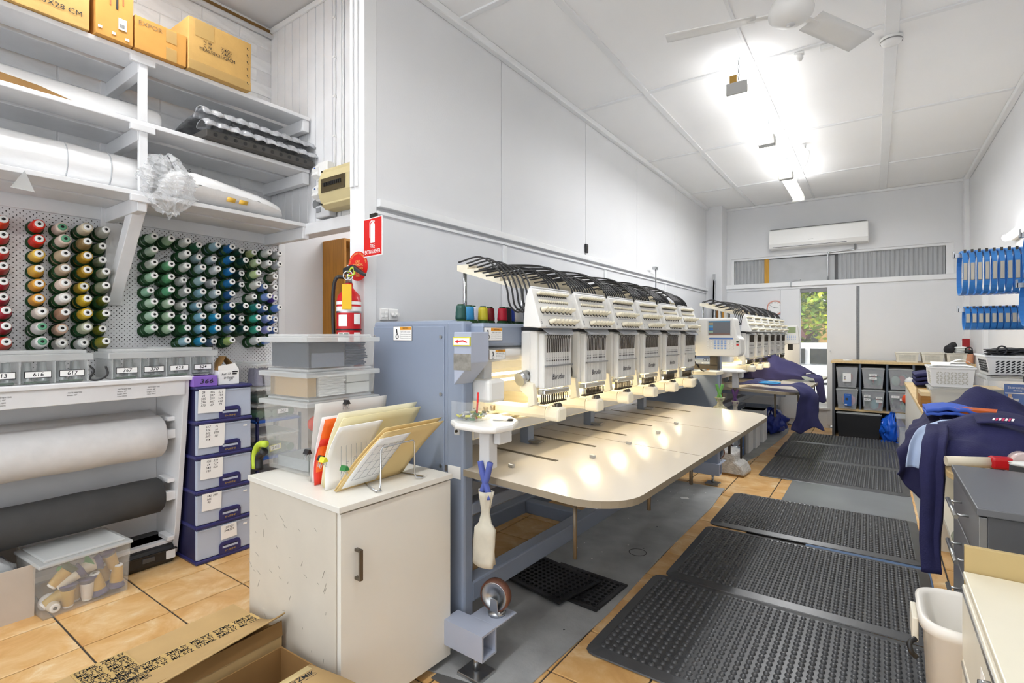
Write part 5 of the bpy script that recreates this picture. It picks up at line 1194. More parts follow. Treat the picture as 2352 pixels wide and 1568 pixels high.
for k in range(12): a = R(90 - 30 * (k + 1)); text(str(k + 1), .022, INK, ck, T(.075 * math.cos(a), -.0175, .075 * math.sin(a)) @ FACE_NY, 'numeral')
for a, L, nm, w_ in ((155, .06, 'minute_hand', .004), (-5, .045, 'hour_hand', .006)): MB().box(-.01, L, -w_ / 2, w_ / 2, .018, .0195, FACE_NY @ RZ(a)).build(nm, BLACK, ck)
B(-1.12 + 1.195, -1.0 + 1.195, -.0, .001, .1, .11).build('hanger', WHITE, ck)
# poles and boards leaning in the far corner
for i, (x, c, h_, lb_) in enumerate(((-2.03, STEEL, 2.2, 'tallest metal pole leaning in the far left corner'), (-1.985, STEEL, 2.1, 'second metal pole leaning in the far left corner'))):
    t = thing('leaning_pole', lb_, 'pole', (x, 7.95, 0)); MB().prism([(-.016, -.016), (.016, -.016), (.016, .016), (-.016, .016)], 0, h_, RY(2 - i)).build('tube', c, t)
for i, (x, c, h_) in enumerate(((-1.97, 'e7e4dc', 1.7), (-1.93, '8a5a22', 1.66), (-1.885, 'ece9e2', 1.68), (-1.85, 'c58a2e', 1.66), (-1.81, 'd8d2c4', 1.7))):
    t = thing('leaning_board', f"{['white', 'dark brown', 'off-white', 'honey-coloured', 'pale grey'][i]} board leaning in the far left corner behind the machine", 'board', (x, 7.93, 0), 0, 'boards leaning in the far corner')
    MB().box(-.02, .02, -.009, .009, 0, h_, RX(-3)).build('plank', mat('board_' + c, c, .6, var=.1), t)

# ================================================================== floor mats and sheets
def dome_mat(x0, x1, y0, y1, z, label, seed, nx=32):
    t = thing('anti_fatigue_mat', label, 'mat', ((x0 + x1) / 2, (y0 + y1) / 2, z), R((seed % 3 - 1) * .5), 'bubble mats in the aisle')
    a, b = (x1 - x0) / 2, (y1 - y0) / 2; c = .05; h = .014
    def rr(g, zz, r): return [(sx * (a - g - r) + r * math.cos(R(q)), sy * (b - g - r) + r * math.sin(R(q)), zz) for sx, sy, q0 in ((1, 1, 0), (-1, 1, 90), (-1, -1, 180), (1, -1, 270)) for q in (q0, q0 + 30, q0 + 60, q0 + 90)]
    rings = rr(0, 0, .05) + rr(.004, .004, .05) + rr(c, h, .03) + rr(c + .008, h - .003, .02)
    n = 16; fs = [(k * n + i, k * n + (i + 1) % n, (k + 1) * n + (i + 1) % n, (k + 1) * n + i) for k in range(3) for i in range(n)] + [tuple(range(3 * n, 4 * n))]
    MB().add(rings, fs).build('mat_body', RUBB, t)
    p = (2 * a - .13) / nx; ny = int((2 * b - .13) / p); vs = []; ff = []
    for i in range(nx + 1):
        for j in range(ny + 1):
            cx_ = -a + .065 + i * p; cy_ = -b + .065 + j * p * (2 * b - .13) / (ny * p); o = len(vs); m = 8
            for r_, zz in ((.0125, h - .003), (.0105, h + .0025), (.006, h + .0055)):
                vs += [(cx_ + r_ * math.cos(2 * math.pi * k / m), cy_ + r_ * math.sin(2 * math.pi * k / m), zz) for k in range(m)]
            ff += [(o + q * m + k, o + q * m + (k + 1) % m, o + (q + 1) * m + (k + 1) % m, o + (q + 1) * m + k) for q in range(2) for k in range(m)] + [tuple(o + 2 * m + k for k in range(m))]
    MB().add(vs, ff, None, True).build('bubbles', RUBB, t, kind='stuff')
ML = ['bubble mat nearest the camera', 'second bubble mat from the camera', 'third bubble mat, next to the bare grey sheet', 'first bubble mat beyond the bare grey sheet', 'second bubble mat beyond the bare grey sheet', 'farthest bubble mat beside the dark shelf unit']
for i, (y0, y1, x0) in enumerate(((1.87, 2.715, -.975), (2.72, 3.60, -.93), (3.64, 4.49, -.935), (5.15, 6.06, -.88), (6.065, 6.99, -.885), (6.995, 7.715, -.88))): dome_mat(x0, .238, y0, y1, .004, ML[i], i)
def sheet(name, label, pts, z, m, cat='mat', t_=.004):
    t = thing(name, label, cat, (pts[0][0], pts[0][1], z)); MB().prism([(x - pts[0][0], y - pts[0][1]) for x, y in pts], 0, t_).build('sheet', m, t, .001); return t
sheet('rubber_sheet', 'bare smooth grey sheet between the bubble mats', [(-.60, 4.47), (.236, 4.47), (.236, 5.18), (-.60, 5.18)], .0005, mat('slate_vinyl', '7d8285', .28, var=.12, scale=3), t_=.0034)
sheet('blue_sheet', 'blue vinyl sheet showing between the second and third mats', [(-.35, 3.3), (.246, 3.3), (.246, 3.72), (-.35, 3.72)], .0005, mat('blue_vinyl', '4a6a94', .4, var=.08), t_=.003)
s1 = sheet('floor_sheet', 'long worn grey rubber sheet under the near machine', [(-1.72, 1.36), (-1.045, 1.50), (-1.01, 2.2), (-1.02, 3.0), (-1.0, 4.0), (-1.03, 4.54), (-1.75, 4.56)], .0005, RUBG, t_=.006)
MB().lathe([(.052, .0065), (.052, .0075), (.048, .0075), (.048, .0065)], 24, T(.57, 1.55, 0), True, False).build('cut_ring', mat('ring_dark', '4a4b4a', .8), s1)
MB().prism([(-.03, 0), (.03, 0), (.026, .03), (-.034, .026)], .0062, .0068, T(.50, 2.72, 0) @ RZ(30)).build('paper_scrap', PAPER, s1)
for k in range(26):
    x, y = random.uniform(.05, .66), random.uniform(.5, 3.0); MB().box(-.004, .004, -.002, .002, .0062, .0075, T(x, y, 0) @ RZ(random.uniform(0, 180))).build('lint', PAPER if k % 3 else BLACK, s1)
sheet('floor_sheet', 'curled grey rubber sheet under the far machine', [(-1.75, 5.45), (-1.10, 5.42), (-1.02, 6.0), (-.97, 6.8), (-.94, 7.6), (-.97, 8.0), (-1.75, 8.0)], .0005, RUBG, t_=.006)
sheet('floor_block', 'dark grey rubber block under the near machine foot', [(-1.37, 1.40), (-1.12, 1.40), (-1.12, 1.62), (-1.37, 1.62)], .0005, mat('dark_block', '5c5b5a', .8, var=.2), 'block', .003)
def ring_mat(cx_, cy_, rz, w_, l_, z, label):
    t = thing('ring_mat', label, 'mat', (cx_, cy_, z), rz, 'ring mats under the near machine'); p = .030; nx = int(w_ / p); ny = int(l_ / p); mb = MB(); h = .011
    for i in range(nx):
        for j in range(ny):
            x = (i - (nx - 1) / 2) * p; y = (j - (ny - 1) / 2) * p; m = 8; vs = []
            sq = [(p / 2, 0), (p / 2, p / 2), (0, p / 2), (-p / 2, p / 2), (-p / 2, 0), (-p / 2, -p / 2), (0, -p / 2), (p / 2, -p / 2)]
            for k in range(m): vs.append((x + sq[k][0], y + sq[k][1], h))
            for zz in (h, .001): vs += [(x + .011 * math.cos(math.pi * k / 4), y + .011 * math.sin(math.pi * k / 4), zz) for k in range(m)]
            mb.add(vs, [(q * m + k, q * m + (k + 1) % m, (q + 1) * m + (k + 1) % m, (q + 1) * m + k) for q in range(2) for k in range(m)])
    a, b = nx * p / 2, ny * p / 2
    mb.build('ring_lattice', BLACKP, t, kind='stuff')
    B(-a, a, -b, b, 0, .001).build('underside', BLACKP, t)
    for q in ((-a - .025, a + .025, -b - .025, -b), (-a - .025, a + .025, b, b + .025), (-a - .025, -a, -b, b), (a, a + .025, -b, b)): B(*q, 0, h).build('border', BLACKP, t, .003)
ring_mat(-1.40, 2.30, R(-12), .40, .28, .022, 'upper black ring mat lying skewed on the grey sheet')
ring_mat(-1.25, 2.34, R(-4), .38, .28, .0075, 'lower black ring mat half hidden under the other')

# ================================================================== machine accessories
def on1(x, y, z): return tuple(mloc(M1, x, y, z))
def on2(x, y, z): return tuple(mloc(M2, x, y, z))
t = thing('acrylic_box', 'clear acrylic box of small coloured clips on the machine tray', 'box', on1(.02, .02, .957), -R(1.74))
MB().tub(-.055, .065, -.06, .065, 0, .075, .0, .002).build('body', CLEAR, t); B(.0, .002, -.058, .063, .002, .07).build('divider', CLEAR, t)
for k in range(46):
    x, y = random.uniform(-.048, .058), random.uniform(-.052, .058); c = random.choice(['2f6a3a', 'c9c43a', '1c1c1c', 'b9bcbf', '2f6a3a', '6a6a3a', 'e0e0e0'])
    MB().box(-.010, .010, -.004, .004, -.003, .003, T(x, y, .008 + random.uniform(0, .025)) @ RZ(random.uniform(0, 180)) @ RX(random.uniform(-60, 60))).build('clip', mat('clip_' + c, c, .4), t)
MB().cyl((.03, .0, .004), (.034, .005, .11), .004, n=8).build('red_pencil', SIGNR, t)
t = thing('thread_snips', 'small metal scissors lying on the white machine tray', 'scissors', on1(.15, .08, .956), R(30))
for s in (-1, 1):
    MB().tube([(.02 + .011 * math.cos(a), s * .011 + .008 * math.sin(a), .003) for a in [k * math.pi / 5 for k in range(10)]], .002, 5, True).build('finger_ring', DARKM, t)
    MB().box(-.05, .012, -.003, .003, .001, .004, RZ(s * 9)).build('blade', STEEL, t)
def sleeve(p, label, m1, m2, L=.28, r=.043):
    t = thing('hanging_gloves', label, 'gloves', p)
    def f(u, v):
        a = u * 2 * math.pi; k = (.35 + .65 * abs(v - .28) * 2.2) if v < .5 else .85 + .2 * v
        return (r * k * math.cos(a) * (1 + .25 * math.sin(3 * a + 4 * v)), r * .7 * k * math.sin(a), -L * v - .09)
    MB().grid(f, 24, 14).build('body', m2, t, solid=.002)
    for s in (-1, 1): MB().tube(smooth_path([(s * .024, 0, .02), (s * .008, 0, -.04), (-s * .012, 0, -.09), (-s * .016, 0, -.12)], 5), [.012] * 16, 8).build('cuff', m1, t)
    return t
sleeve(on1(.15, -.045, .795), 'off-white cotton gloves with blue knitted cuffs hanging below the machine tray', mat('blue_knit', '5461a8', .9), mat('dingy_cotton', 'c9c4b4', .9, var=.15, scale=14))
sleeve(on2(.14, -.03, .75), 'dirty white gloves with purple cuffs hanging at the far machine', mat('purple_knit', '5a3a6a', .9), mat('spotted_cotton', 'b9b4a8', .9, var=.4, scale=18), .24)
sp = sleeve(on1(.2, 2.96, .86), 'white bag of colourful thread scraps hanging at the far end of the near machine', mat('green_trim', '6fae5a', .6), mat('scrap_bag', 'b8b49a', .8, var=.5, scale=25), .16, .05)
t = thing('plastic_cup', 'clear cup with an orange label holding scissors on the near machine end', 'cup', on1(.12, 2.85, .995))
MB().lathe([(.026, 0), (.034, .075), (.032, .075), (.024, .003)], 18, None, True, False).build('cup', CLEARL, t); B(.012, .036, -.03, -.028, .01, .045).build('orange_label', mat('orange_label', 'e0952c', .5), t)
for x in (-.008, .012): MB().tube([(x + .010 * math.cos(a), -.0, .095 + .012 * math.sin(a)) for a in [k * math.pi / 5 for k in range(10)]], .002, 5, True).build('scissor_ring', BLACKP, t)
B(.02, .22, 2.80, 3.0, .965, .994).build('end_shelf', MCREAM, M1, .004)
# garments on the far machine table
t = thing('navy_shirt', 'navy shirt in an embroidery hoop draped off the far machine table', 'shirt', (0, 0, 0))
P = lambda x, y, z: Vector(on2(x, y, z))
cloth([[P(.13 + .02 * k, .05 + .1 * k, .80 + .02 * (k % 2)) for k in range(4)], [P(.28, .04 + .1 * k, .835 + .02 * (k % 2)) for k in range(4)], [P(.46, .03 + .1 * k, .815) for k in range(4)], [P(.61 + .02 * k, .0 + .1 * k, .825) for k in range(4)], [P(.685 + .035 * k, .0 + .07 * k, .77 - .01 * k) for k in range(4)], [P(.68 + .045 * k, .0 + .05 * k + .03 * (k % 2), .64) for k in range(4)], [P(.655 + .055 * k, .0 + .04 * k + .04 * (k % 2), .52) for k in range(4)], [P(.625 + .075 * k, .0 + .04 * k + .05 * (k % 2), [.42, .39, .45, .42][k]) for k in range(4)]], 'cloth', NAVY, t, 20, 46, .012, 12)
MB().tube([P(.40 + .10 * math.cos(a), .16 + .09 * math.sin(a), .835) for a in [k * math.pi / 12 for k in range(24)]], .008, 8, True).build('hoop_ring', mat('hoop_cyan', '3a9ad0', .4), t)
t = thing('navy_jacket', 'dark navy jacket heaped on the far end of the far machine table', 'jacket', (0, 0, 0))
JK = mat('charcoal_navy', '35315c', .8, var=.15, scale=9, bump=.2, bscale=120)
cloth([[P(-.10 + .22 * k, 1.10 + .05 * k, .79) for k in range(4)], [P(-.06 + .2 * k, 1.22, [.88, .95, .90, .82][k]) for k in range(4)], [P(-.04 + .2 * k, 1.45, [.98, 1.05, .98, .86][k]) for k in range(4)], [P(-.02 + .2 * k, 1.75, [.95, 1.03, .96, .85][k]) for k in range(4)], [P(.0 + .2 * k, 2.1, [.82, .88, .86, .80][k]) for k in range(4)]], 'cloth', JK, t, 26, 30, .016, 9)
cloth([[P(.46 + .05 * k, 1.3 + .1 * k, .845) for k in range(4)], [P(.60 + .03 * k, 1.3 + .1 * k, .82) for k in range(4)], [P(.66 + .02 * k, 1.3 + .08 * k, .79) for k in range(4)], [P(.67 + .025 * k, 1.32 + .05 * k, .64) for k in range(4)], [P(.65 + .035 * k, 1.32 + .05 * k, .52 + .02 * (k % 2)) for k in range(4)]], 'sleeve', JK, t, 18, 24, .010, 10)
# things under the far machine
t = thing('bubble_wrap_parcel', 'bubble-wrapped lump on the floor between the two machines', 'parcel', (-1.09, 5.12, .0), R(-5))
MB().prism([(-.13, 0), (.12, 0), (.135, .03), (.10, .10), (.05, .13), (.045, .20), (-.02, .225), (-.13, .215)], -.11, .13, Matrix(((1, 0, 0, 0), (0, 0, 1, 0), (0, 1, 0, 0), (0, 0, 0, 1)))).build('wrapped_block', mat('bubble_wrap', 'c3c2be', .22, var=.2, scale=30, bump=.8, bscale=70), t, .02)
B(-.13, .13, -.115, -.112, .0, .02).build('cardboard_base', CARDIN, t)
for i, (y, h_, x, c, lb_) in enumerate(((6.15, .32, -1.17, 'd9d9da', 'pale magazine carton nearest the bubble-wrapped parcel'), (6.45, .34, -1.15, 'e3e3e4', 'white carton third in the row under the far machine'), (6.85, .38, -1.14, 'ececed', 'white archive box with a handle hole under the far machine'))):
    t = thing('archive_box', lb_, 'box', (x, y, .007)); B(-.20, .05, -.12, .13, 0, h_).build('body', mat('arch_' + c, c, .6), t, .004)
    MB().cyl((.051, .02, h_ * .75), (.053, .02, h_ * .75), .014, n=12).build('handle_hole', BLACKP, t); B(-.202, .052, -.122, .132, h_ - .03, h_).build('lid_edge', PAPER, t)
t = thing('blue_carton', 'dark grey carton with a blue side under the far machine', 'box', (-1.2, 5.86, .007)); B(-.2, .06, -.1, .1, 0, .30).build('body', mat('dark_grey_card', '6a6a6c', .7), t, .003); B(.061, .062, -.1, .0, .02, .28).build('blue_panel', mat('blue_card', '2a5fa8', .6), t)
t = thing('blue_bag', 'shiny royal blue plastic bag of goods on the floor under the far machine', 'bag', (-1.12, 7.55, .007)); crumple(0, 0, .14, .17, .28, .15, 3, mat('blue_film', '2f3f9a', .2, bump=.6, bscale=20), 'bag', t, .42, 3.2, 44); B(-.05, .05, -.06, .06, .0, .05).build('bag_base', MATS['blue_film'], t)
t = thing('grey_crate', 'grey carton with two round pictograms in the shade under the far machine', 'box', (-1.5, 6.0, .3)); B(-.14, .14, -.14, .14, -.29, .12).build('body', mat('grey_box_card', '77787a', .7), t, .004)
for x in (-.06, .06): MB().tube([(x + .035 * math.cos(a), -.142, .03 + .035 * math.sin(a)) for a in [k * math.pi / 8 for k in range(16)]], .003, 5, True).build('pictogram', PAPER, t)
# ================================================================== right-hand benches
d1 = thing('work_desk', 'beech-topped work desk along the right wall carrying the navy garments', 'desk', (0, 0, 0))
MB().prism([(.92, 2.68), (.30, 2.68), (.255, 2.70), (.24, 2.75), (.24, 4.04), (.92, 4.04)], .715, .74).build('top', BEECH, d1, .003)
B(.30, .90, 2.74, 2.76, 0, .715).build('end_panel', CREAM, d1); B(.30, .90, 4.0, 4.02, 0, .715).build('end_panel', CREAM, d1)
B(.30, .90, 2.76, 4.0, .30, .32).build('lower_shelf', CREAM, d1); B(.88, .90, 2.76, 4.0, .0, .715).build('back_panel', CREAM, d1)
for z in (.22, .26): MB().cyl((.305, 2.738, z), (.305, 2.7405, z), .004, n=8).build('peg_hole', DARKM, d1)
t = thing('cloth_roll', 'rolled pale green cloth on the lower shelf of the work desk', 'cloth', (.33, 2.86, .322))
MB().grid(lambda u, v: ((.012 + .03 * u) * math.cos(u * 5 * math.pi), v * .25, .045 + (.012 + .03 * u) * math.sin(u * 5 * math.pi)), 60, 2).build('roll', mat('pale_green_cloth', 'c9cfbc', .9, var=.08), t, solid=.004)
t = thing('grey_cushion', 'pale grey folded pad on top of the cloth roll under the desk', 'pad', (.37, 2.9, .415)); crumple(0, .05, .07, .06, .12, .07, 2, mat('pad_grey', 'c6c5be', .85), 'pad', t, .1, 1.5)
dc = thing('drawer_cabinet', 'charcoal drawer cabinet with steel bar handles beside the work desk', 'cabinet', (.25, 2.03, 0))
B(.02, .66, 0, .60, .0, .765).build('body', GREYCH, dc, .002)
B(-.006, .67, -.01, .61, .767, .79).build('top', mat('charcoal_top', '6a6c70', .35), dc, .003)
for i, (z0, z1) in enumerate(((.62, .76), (.46, .612), (.24, .452), (.02, .232))):
    d = B(0, .02, .004, .596, z0, z1).build('drawer_front', mat('steel_front', '9b9da0', .3, .5), dc, .002)
    zz = z1 - .055
    MB().cyl((-.035, .17, zz), (-.035, .40, zz), .007, n=10).build('handle_bar', STEEL, d)
    for y in (.20, .37): MB().cyl((-.035, y, zz), (.0, y, zz), .004, n=8).build('handle_post', STEEL, d)
pd = thing('cream_pedestal', 'cream drawer pedestal with a chrome handle in the right foreground', 'cabinet', (.185, .95, 0))
B(0.006, .62, 0, .76, .03, .685).build('body', CREAM, pd, .003)
B(-.004, .63, -.006, .765, .687, .703).build('top', mat('cream_top', 'e8e2cd', .35, var=.02), pd, .003)
for z0, z1 in ((.5, .68), (.3, .495), (.05, .295)):
    d = B(-.008, .006, .02, .74, z0, z1).build('drawer_front', CREAM, pd, .003); B(-.0095, -.008, .02, .74, z1 - .02, z1 - .008).build('steel_strip', STEEL, d)
    MB().cyl((-.03, .32, z1 - .03), (-.012, .32, z1 - .03), .012, .014, 14).build('chrome_knob', CHROME, d)
B(-.009, -.008, .36, .46, .52, .62).build('paper_note', PAPER, pd)
MB().prism([(0, 0), (.03, -.012), (.038, -.004), (.012, .012)], .7032, .7036, T(.13, .53, 0)).build('chip_mark', mat('chip_grey', '8a8778', .8), pd)
B(0.0, .6, .77, .785, .3, .765).build('back_board', mat('kraft_board', 'bda673', .7, var=.05), pd, .002)
bn = thing('waste_bin', 'cream plastic waste bin with a black clip beside the pedestal', 'bin', (.25, 1.86, 0))
def binring(g, z): return [((.145 + g) * math.copysign(abs(math.cos(a)) ** .45, math.cos(a)), (.135 + g) * math.copysign(abs(math.sin(a)) ** .45, math.sin(a)), z) for a in [k * math.pi / 20 for k in range(40)]]
rings = [binring(-.03, .0), binring(-.005, .50), binring(.008, .51), binring(.010, .535), binring(.0, .54), binring(-.012, .53), binring(-.04, .02)]
MB().add([p for r_ in rings for p in r_], [tuple(reversed(range(40)))] + [(k * 40 + i, k * 40 + (i + 1) % 40, (k + 1) * 40 + (i + 1) % 40, (k + 1) * 40 + i) for k in range(6) for i in range(40)] + [tuple(240 + i for i in range(40))], None, True).build('bucket', mat('bin_cream', 'e9e6df', .35), bn)
MB().tube(smooth_path([(-.158, -.05, .455), (-.172, -.065, .445), (-.168, -.07, .425), (-.158, -.06, .41)], 5), .007, 8).build('black_clip', BLACKP, bn)
B(-.165, -.15, -.02, .09, .43, .50).build('clip_plate', CREAM, bn, .004)

b2 = thing('sewing_bench', 'white-fronted bench with a timber top behind the work desk, holding tubs', 'bench', (0, 0, 0))
B(.24, .92, 4.06, 6.5, .795, .82).build('top', BEECH, b2, .003); B(.25, .27, 4.06, 6.5, 0, .795).build('front_panel', LAM, b2); B(.27, .9, 4.06, 4.08, 0, .795).build('end_panel', LAM, b2); B(.27, .9, 6.48, 6.5, 0, .795).build('end_panel', GREYCH, b2)
WOODK = mat('dark_timber_block', 'a06f2c', .6, var=.25, scale=6, stretch=(1, 1, 9))
t = thing('timber_block', 'brown timber block on the front corner of the white bench', 'block', (.295, 4.45, .821)); B(-.05, .05, -.14, .14, 0, .075).build('block', WOODK, t, .002); B(-.05, .05, -.14, .14, .0755, .10).build('pale_board', mat('pale_board', 'd8c39a', .6, var=.15, scale=8, stretch=(1, 6, 1)), t)
t = thing('folded_navy_cloth', 'folded navy trousers with brown paper on the timber block', 'cloth', (.30, 4.75, .93))
for k in range(3): MB().grid(lambda u, v, k=k: (-.07 + .14 * u, -.17 + .34 * v, .018 + .03 * k + .014 * math.sin(math.pi * u) + .006 * wave(u, v, k, 5)), 10, 12).build('fold', NAVY, t, solid=.022)
B(-.06, .07, -.2, .12, -.012, -.002).build('brown_paper', CARDT, t)
B(-.05, .05, -.1, .1, -.108, -.013).build('support_carton', CARDT, t)
# lattice baskets
def basket(name, label, x0, x1, y0, y1, z0, z1, m, slots, flare=.012, cat='basket', grp=None):
    cx_, cy_ = (x0 + x1) / 2, (y0 + y1) / 2; a, b, h = (x1 - x0) / 2, (y1 - y0) / 2, z1 - z0
    t = thing(name, label, cat, (cx_, cy_, z0), 0, grp)
    MB().tub(-a + flare, a - flare, -b + flare, b - flare, 0, h, flare, .003).build('shell', m, t)
    rim = MB()
    for q in ((-a - .006, a + .006, -b - .006, -b + .004), (-a - .006, a + .006, b - .004, b + .006), (-a - .006, -a + .004, -b, b), (a - .004, a + .006, -b, b)): rim.box(*q, h - .012, h)
    rim.build('rim', m, t, .002)
    dk = mat('basket_gap', '2b2b2d', .8) if slots[3] else mat('basket_gap_pale', 'c4c2b8', .8)
    nx, nz, ang, _ = slots; gx = 2 * (a - flare - .02) / nx; gz = h * .62 / nz; ll = gx * .40 if ang == 0 else min(gx * .40, gz * .62)
    sl = MB()
    for i in range(nx):
        for j in range(nz):
            z = h * .14 + (j + .5) * gz; y = -b + flare * (1 - z / h) - .0008
            sgn = ang if not isinstance(ang, str) else (35 if (i + j) % 2 else -35)
            sl.box(-ll, ll, -gz * .24, gz * .24, 0, .0012, T(-a + flare + .02 + (i + .5) * gx, y, z) @ FACE_NY @ RZ(sgn))
            if i < nx * (b / a):
                xx = -a + flare * (1 - z / h) - .0008
                sl.box(-ll, ll, -gz * .24, gz * .24, 0, .0012, T(xx, -b + flare + .02 + (i + .5) * gx, z) @ FACE_NX @ RZ(sgn))
    sl.build('lattice_openings', dk, t, kind='stuff')
    return t, a, b, h
t, a, b, h = basket('lattice_basket', 'white basket of papers standing on the milky tub', .285, .505, 4.22, 4.55, .968, 1.095, WHITE, (9, 6, 'x', False))
for k in range(5): MB().box(-.09, .09, -.12, .12, 0, .0015, T(random.uniform(-.01, .02), random.uniform(-.02, .02), h - .012 + k * .006) @ RZ(random.uniform(-12, 12)) @ RX(random.uniform(-3, 5))).build('paper', PAPER, t)
MB().grid(lambda u, v: (.0 + .12 * u, -.02 + .1 * v, h + .012 + .03 * math.sin(math.pi * u)), 6, 3).build('folded_paper', PAPER, t, solid=.001)
t, a, b, h = lidded('milky_tub', 'milky lidded tub under the white paper basket', .29, .50, 4.2, 4.56, .821, .966, .01, .02, .006, CLEARL, CLEARL)
B(-a + .03, a - .03, -b + .03, b - .03, .006, .09).build('pale_contents', mat('pale_contents', 'e6e3d6', .7), t)
t, a, b, h = lidded('labelled_tub', 'big clear tub with a blue product card, right of the milky tub', .555, .915, 4.18, 4.58, .821, 1.05, .015, .026, .008, CLEAR, CLEARL)
cd_ = MB().box(-.055, .055, 0, .165, 0, .001, T(-.05, -b + .012, .02) @ RX(-3) @ FACE_NY).build('product_card', mat('card_blue', '1c62b8', .4), t)
for s_, z, w_ in (('Storemate', .165, .085), ('VENTURE', .145, .04)): text(s_, .022 if w_ > .05 else .011, WHITE, t, T(-.05, -b + .0045, z) @ FACE_NY, 'card_lettering', w_)
B(-.103, .003, -b + .005, -b + .006, .128, .134).build('card_stripe', WHITE, t)
for x0_, x1_, z0_, z1_, m_ in ((-.09, -.075, .105, .125, 'd9b89a'), (-.095, -.07, .08, .106, 'e5e0d8'), (-.092, -.08, .04, .08, '3a3a32'), (-.08, -.06, .055, .075, '3a3a32'), (-.068, -.045, .085, .1, 'd0d2d4'), (-.06, -.03, .045, .065, 'e6e6e6')): B(x0_, x1_, -b + .0048, -b + .0056, z0_, z1_).build('card_figure', mat('fig_' + m_, m_, .6), t)
MB().prism([(.012 * math.cos(k), .012 * math.sin(k)) for k in [q * math.pi / 8 for q in range(16)]], 0, .001, T(-.03, -b + .0055, .035) @ FACE_NY).build('orange_sticker', mat('orange_sticker', 'e2541c', .5), t)
B(-.1, -.08, -b + .0048, -b + .0056, .022, .036).build('barcode_patch', PAPER, t)
B(-a + .02, a - .02, -b + .05, b - .03, .006, .12).build('grey_contents', MATS['grey_contents'], t)
B(-.03, .03, -b - .012, -b - .006, h - .03, h + .004).build('latch', mat('dark_latch', '5a5c60', .5), t, .003)
t, a, b, h = basket('slotted_basket', 'white basket with diagonal slots and dark cloths on the big clear tub', .545, .92, 4.16, 4.58, 1.052, 1.175, WHITE, (13, 5, 35, True), .02)
for k in range(4): MB().grid(lambda u, v, k=k: (-.15 + .30 * u, -.17 + .3 * v + .02 * k, h - .01 + .012 * k + .02 * math.sin(math.pi * u) * (1 - .2 * k) + .012 * wave(u, v, k, 6)), 12, 8).build('dark_cloth', mat('black_cloth', '2b2b2e', .85, bump=.2, bscale=90), t, solid=.006)
MB().tube([(-.11 + .022 * math.cos(a_), -.15, h + .03 + .025 * math.sin(a_)) for a_ in [k * math.pi / 6 for k in range(12)]], .005, 6, True).build('strap_loop', BLACKP, t)
MB().cyl((.0, -.14, h + .03), (.0, -.13, h + .045), .006, n=8).build('pink_tie', mat('pink_tie', 'd8408a', .5), t)
t = thing('dark_pouch', 'flat dark pouch wedged between big tub lid and slotted basket', 'pouch', (.66, 4.17, 1.05)); MB().grid(lambda u, v: (-.11 + .2 * u, -.025 + .05 * v, .002 + .010 * math.sin(math.pi * u)), 10, 3).build('pouch', BLACKP, t, solid=.003)

# ------------------------------------------------------------------ garments on the work desk
g1 = thing('navy_trousers', 'dark navy trousers hanging over the desk edge to knee height', 'trousers', (0, 0, 0))
cloth([[(.24 + .14 * k, 3.75, .86 + .02 * (k % 3)) for k in range(4)], [(.17 + .14 * k, 3.55, [.84, .89, .91, .90][k]) for k in range(4)], [(.12 + .08 * k, 3.35, [.80, .86, .88, .88][k]) for k in range(4)], [(.10 + .068 * k, 3.22 + .02 * (k % 2), [.72, .79, .82, .82][k]) for k in range(4)], [(.09 + .05 * k, 3.17 + .03 * (k % 2), .64) for k in range(4)], [(.07 + .052 * k, 3.16 + .04 * (k % 2), [.60, .55, .50, .46][k]) for k in range(4)]], 'cloth', mat('midnight_cotton', '20204a', .85, var=.12, scale=10, bump=.2, bscale=150), g1, 40, 50, .018, 12)
g2 = thing('navy_overalls', 'navy work overalls with a leg hanging off the near end of the desk', 'overalls', (0, 0, 0))
cloth([[(.34 + .175 * k, 3.9, .83) for k in range(4)], [(.29 + .195 * k, 3.5, .89 + .015 * (k % 2)) for k in range(4)], [(.26 + .205 * k, 3.18, [.89, .915, .90, .88][k]) for k in range(4)], [(.235 + .21 * k, 2.98, [.865, .885, .865, .85][k]) for k in range(4)], [(.22 + .215 * k, 2.87, [.80, .825, .81, .80][k]) for k in range(4)], [(.23 + .21 * k, 2.835, .748) for k in range(4)]], 'cloth', NAVY, g2, 60, 60, .020, 13)
cloth([[(.27 - .024 * k, 3.0 + .015 * (k % 2), .885) for k in range(4)], [(.245 - .024 * k, 2.87 + .015 * (k % 2), .85) for k in range(4)], [(.236 - .024 * k, 2.80 + .015 * (k % 2), .77) for k in range(4)], [(.232 - .024 * k, 2.79 + .012 * (k % 2), .60) for k in range(4)], [(.228 - .024 * k, 2.79 + .01 * (k % 2), .42) for k in range(4)], [(.224 - .022 * k, 2.79, .295) for k in range(4)]], 'leg', NAVY, g2, 18, 30, .007, 12, .02)
MB().grid(lambda u, v: (.36 + .16 * u, 2.98 + .10 * v - .06 * u, .915 + .028 * v + .012 * math.sin(math.pi * u)), 10, 5).build('collar', NAVY, g2, solid=.005)
for k in range(7): plate(.007, .018 + .004 * (k % 2), T(.415 + .009 * k, 2.985 - .006 * k, .937 + .001 * k) @ RZ(-22) @ RX(25), mat('pink_stitch', 'c93a6a', .7) if k % 2 else PAPER, g2, 'stitched_mark')
for k in range(8): plate(.008, .02, T(.74 + .011 * k, 2.90, .872 + .003 * (k % 2)) @ RX(40), MATS['pink_stitch'], g2, 'stitched_mark')
g3 = thing('pale_blue_shirt', 'pale blue shirt hanging over the desk edge between navy garments', 'shirt', (0, 0, 0))
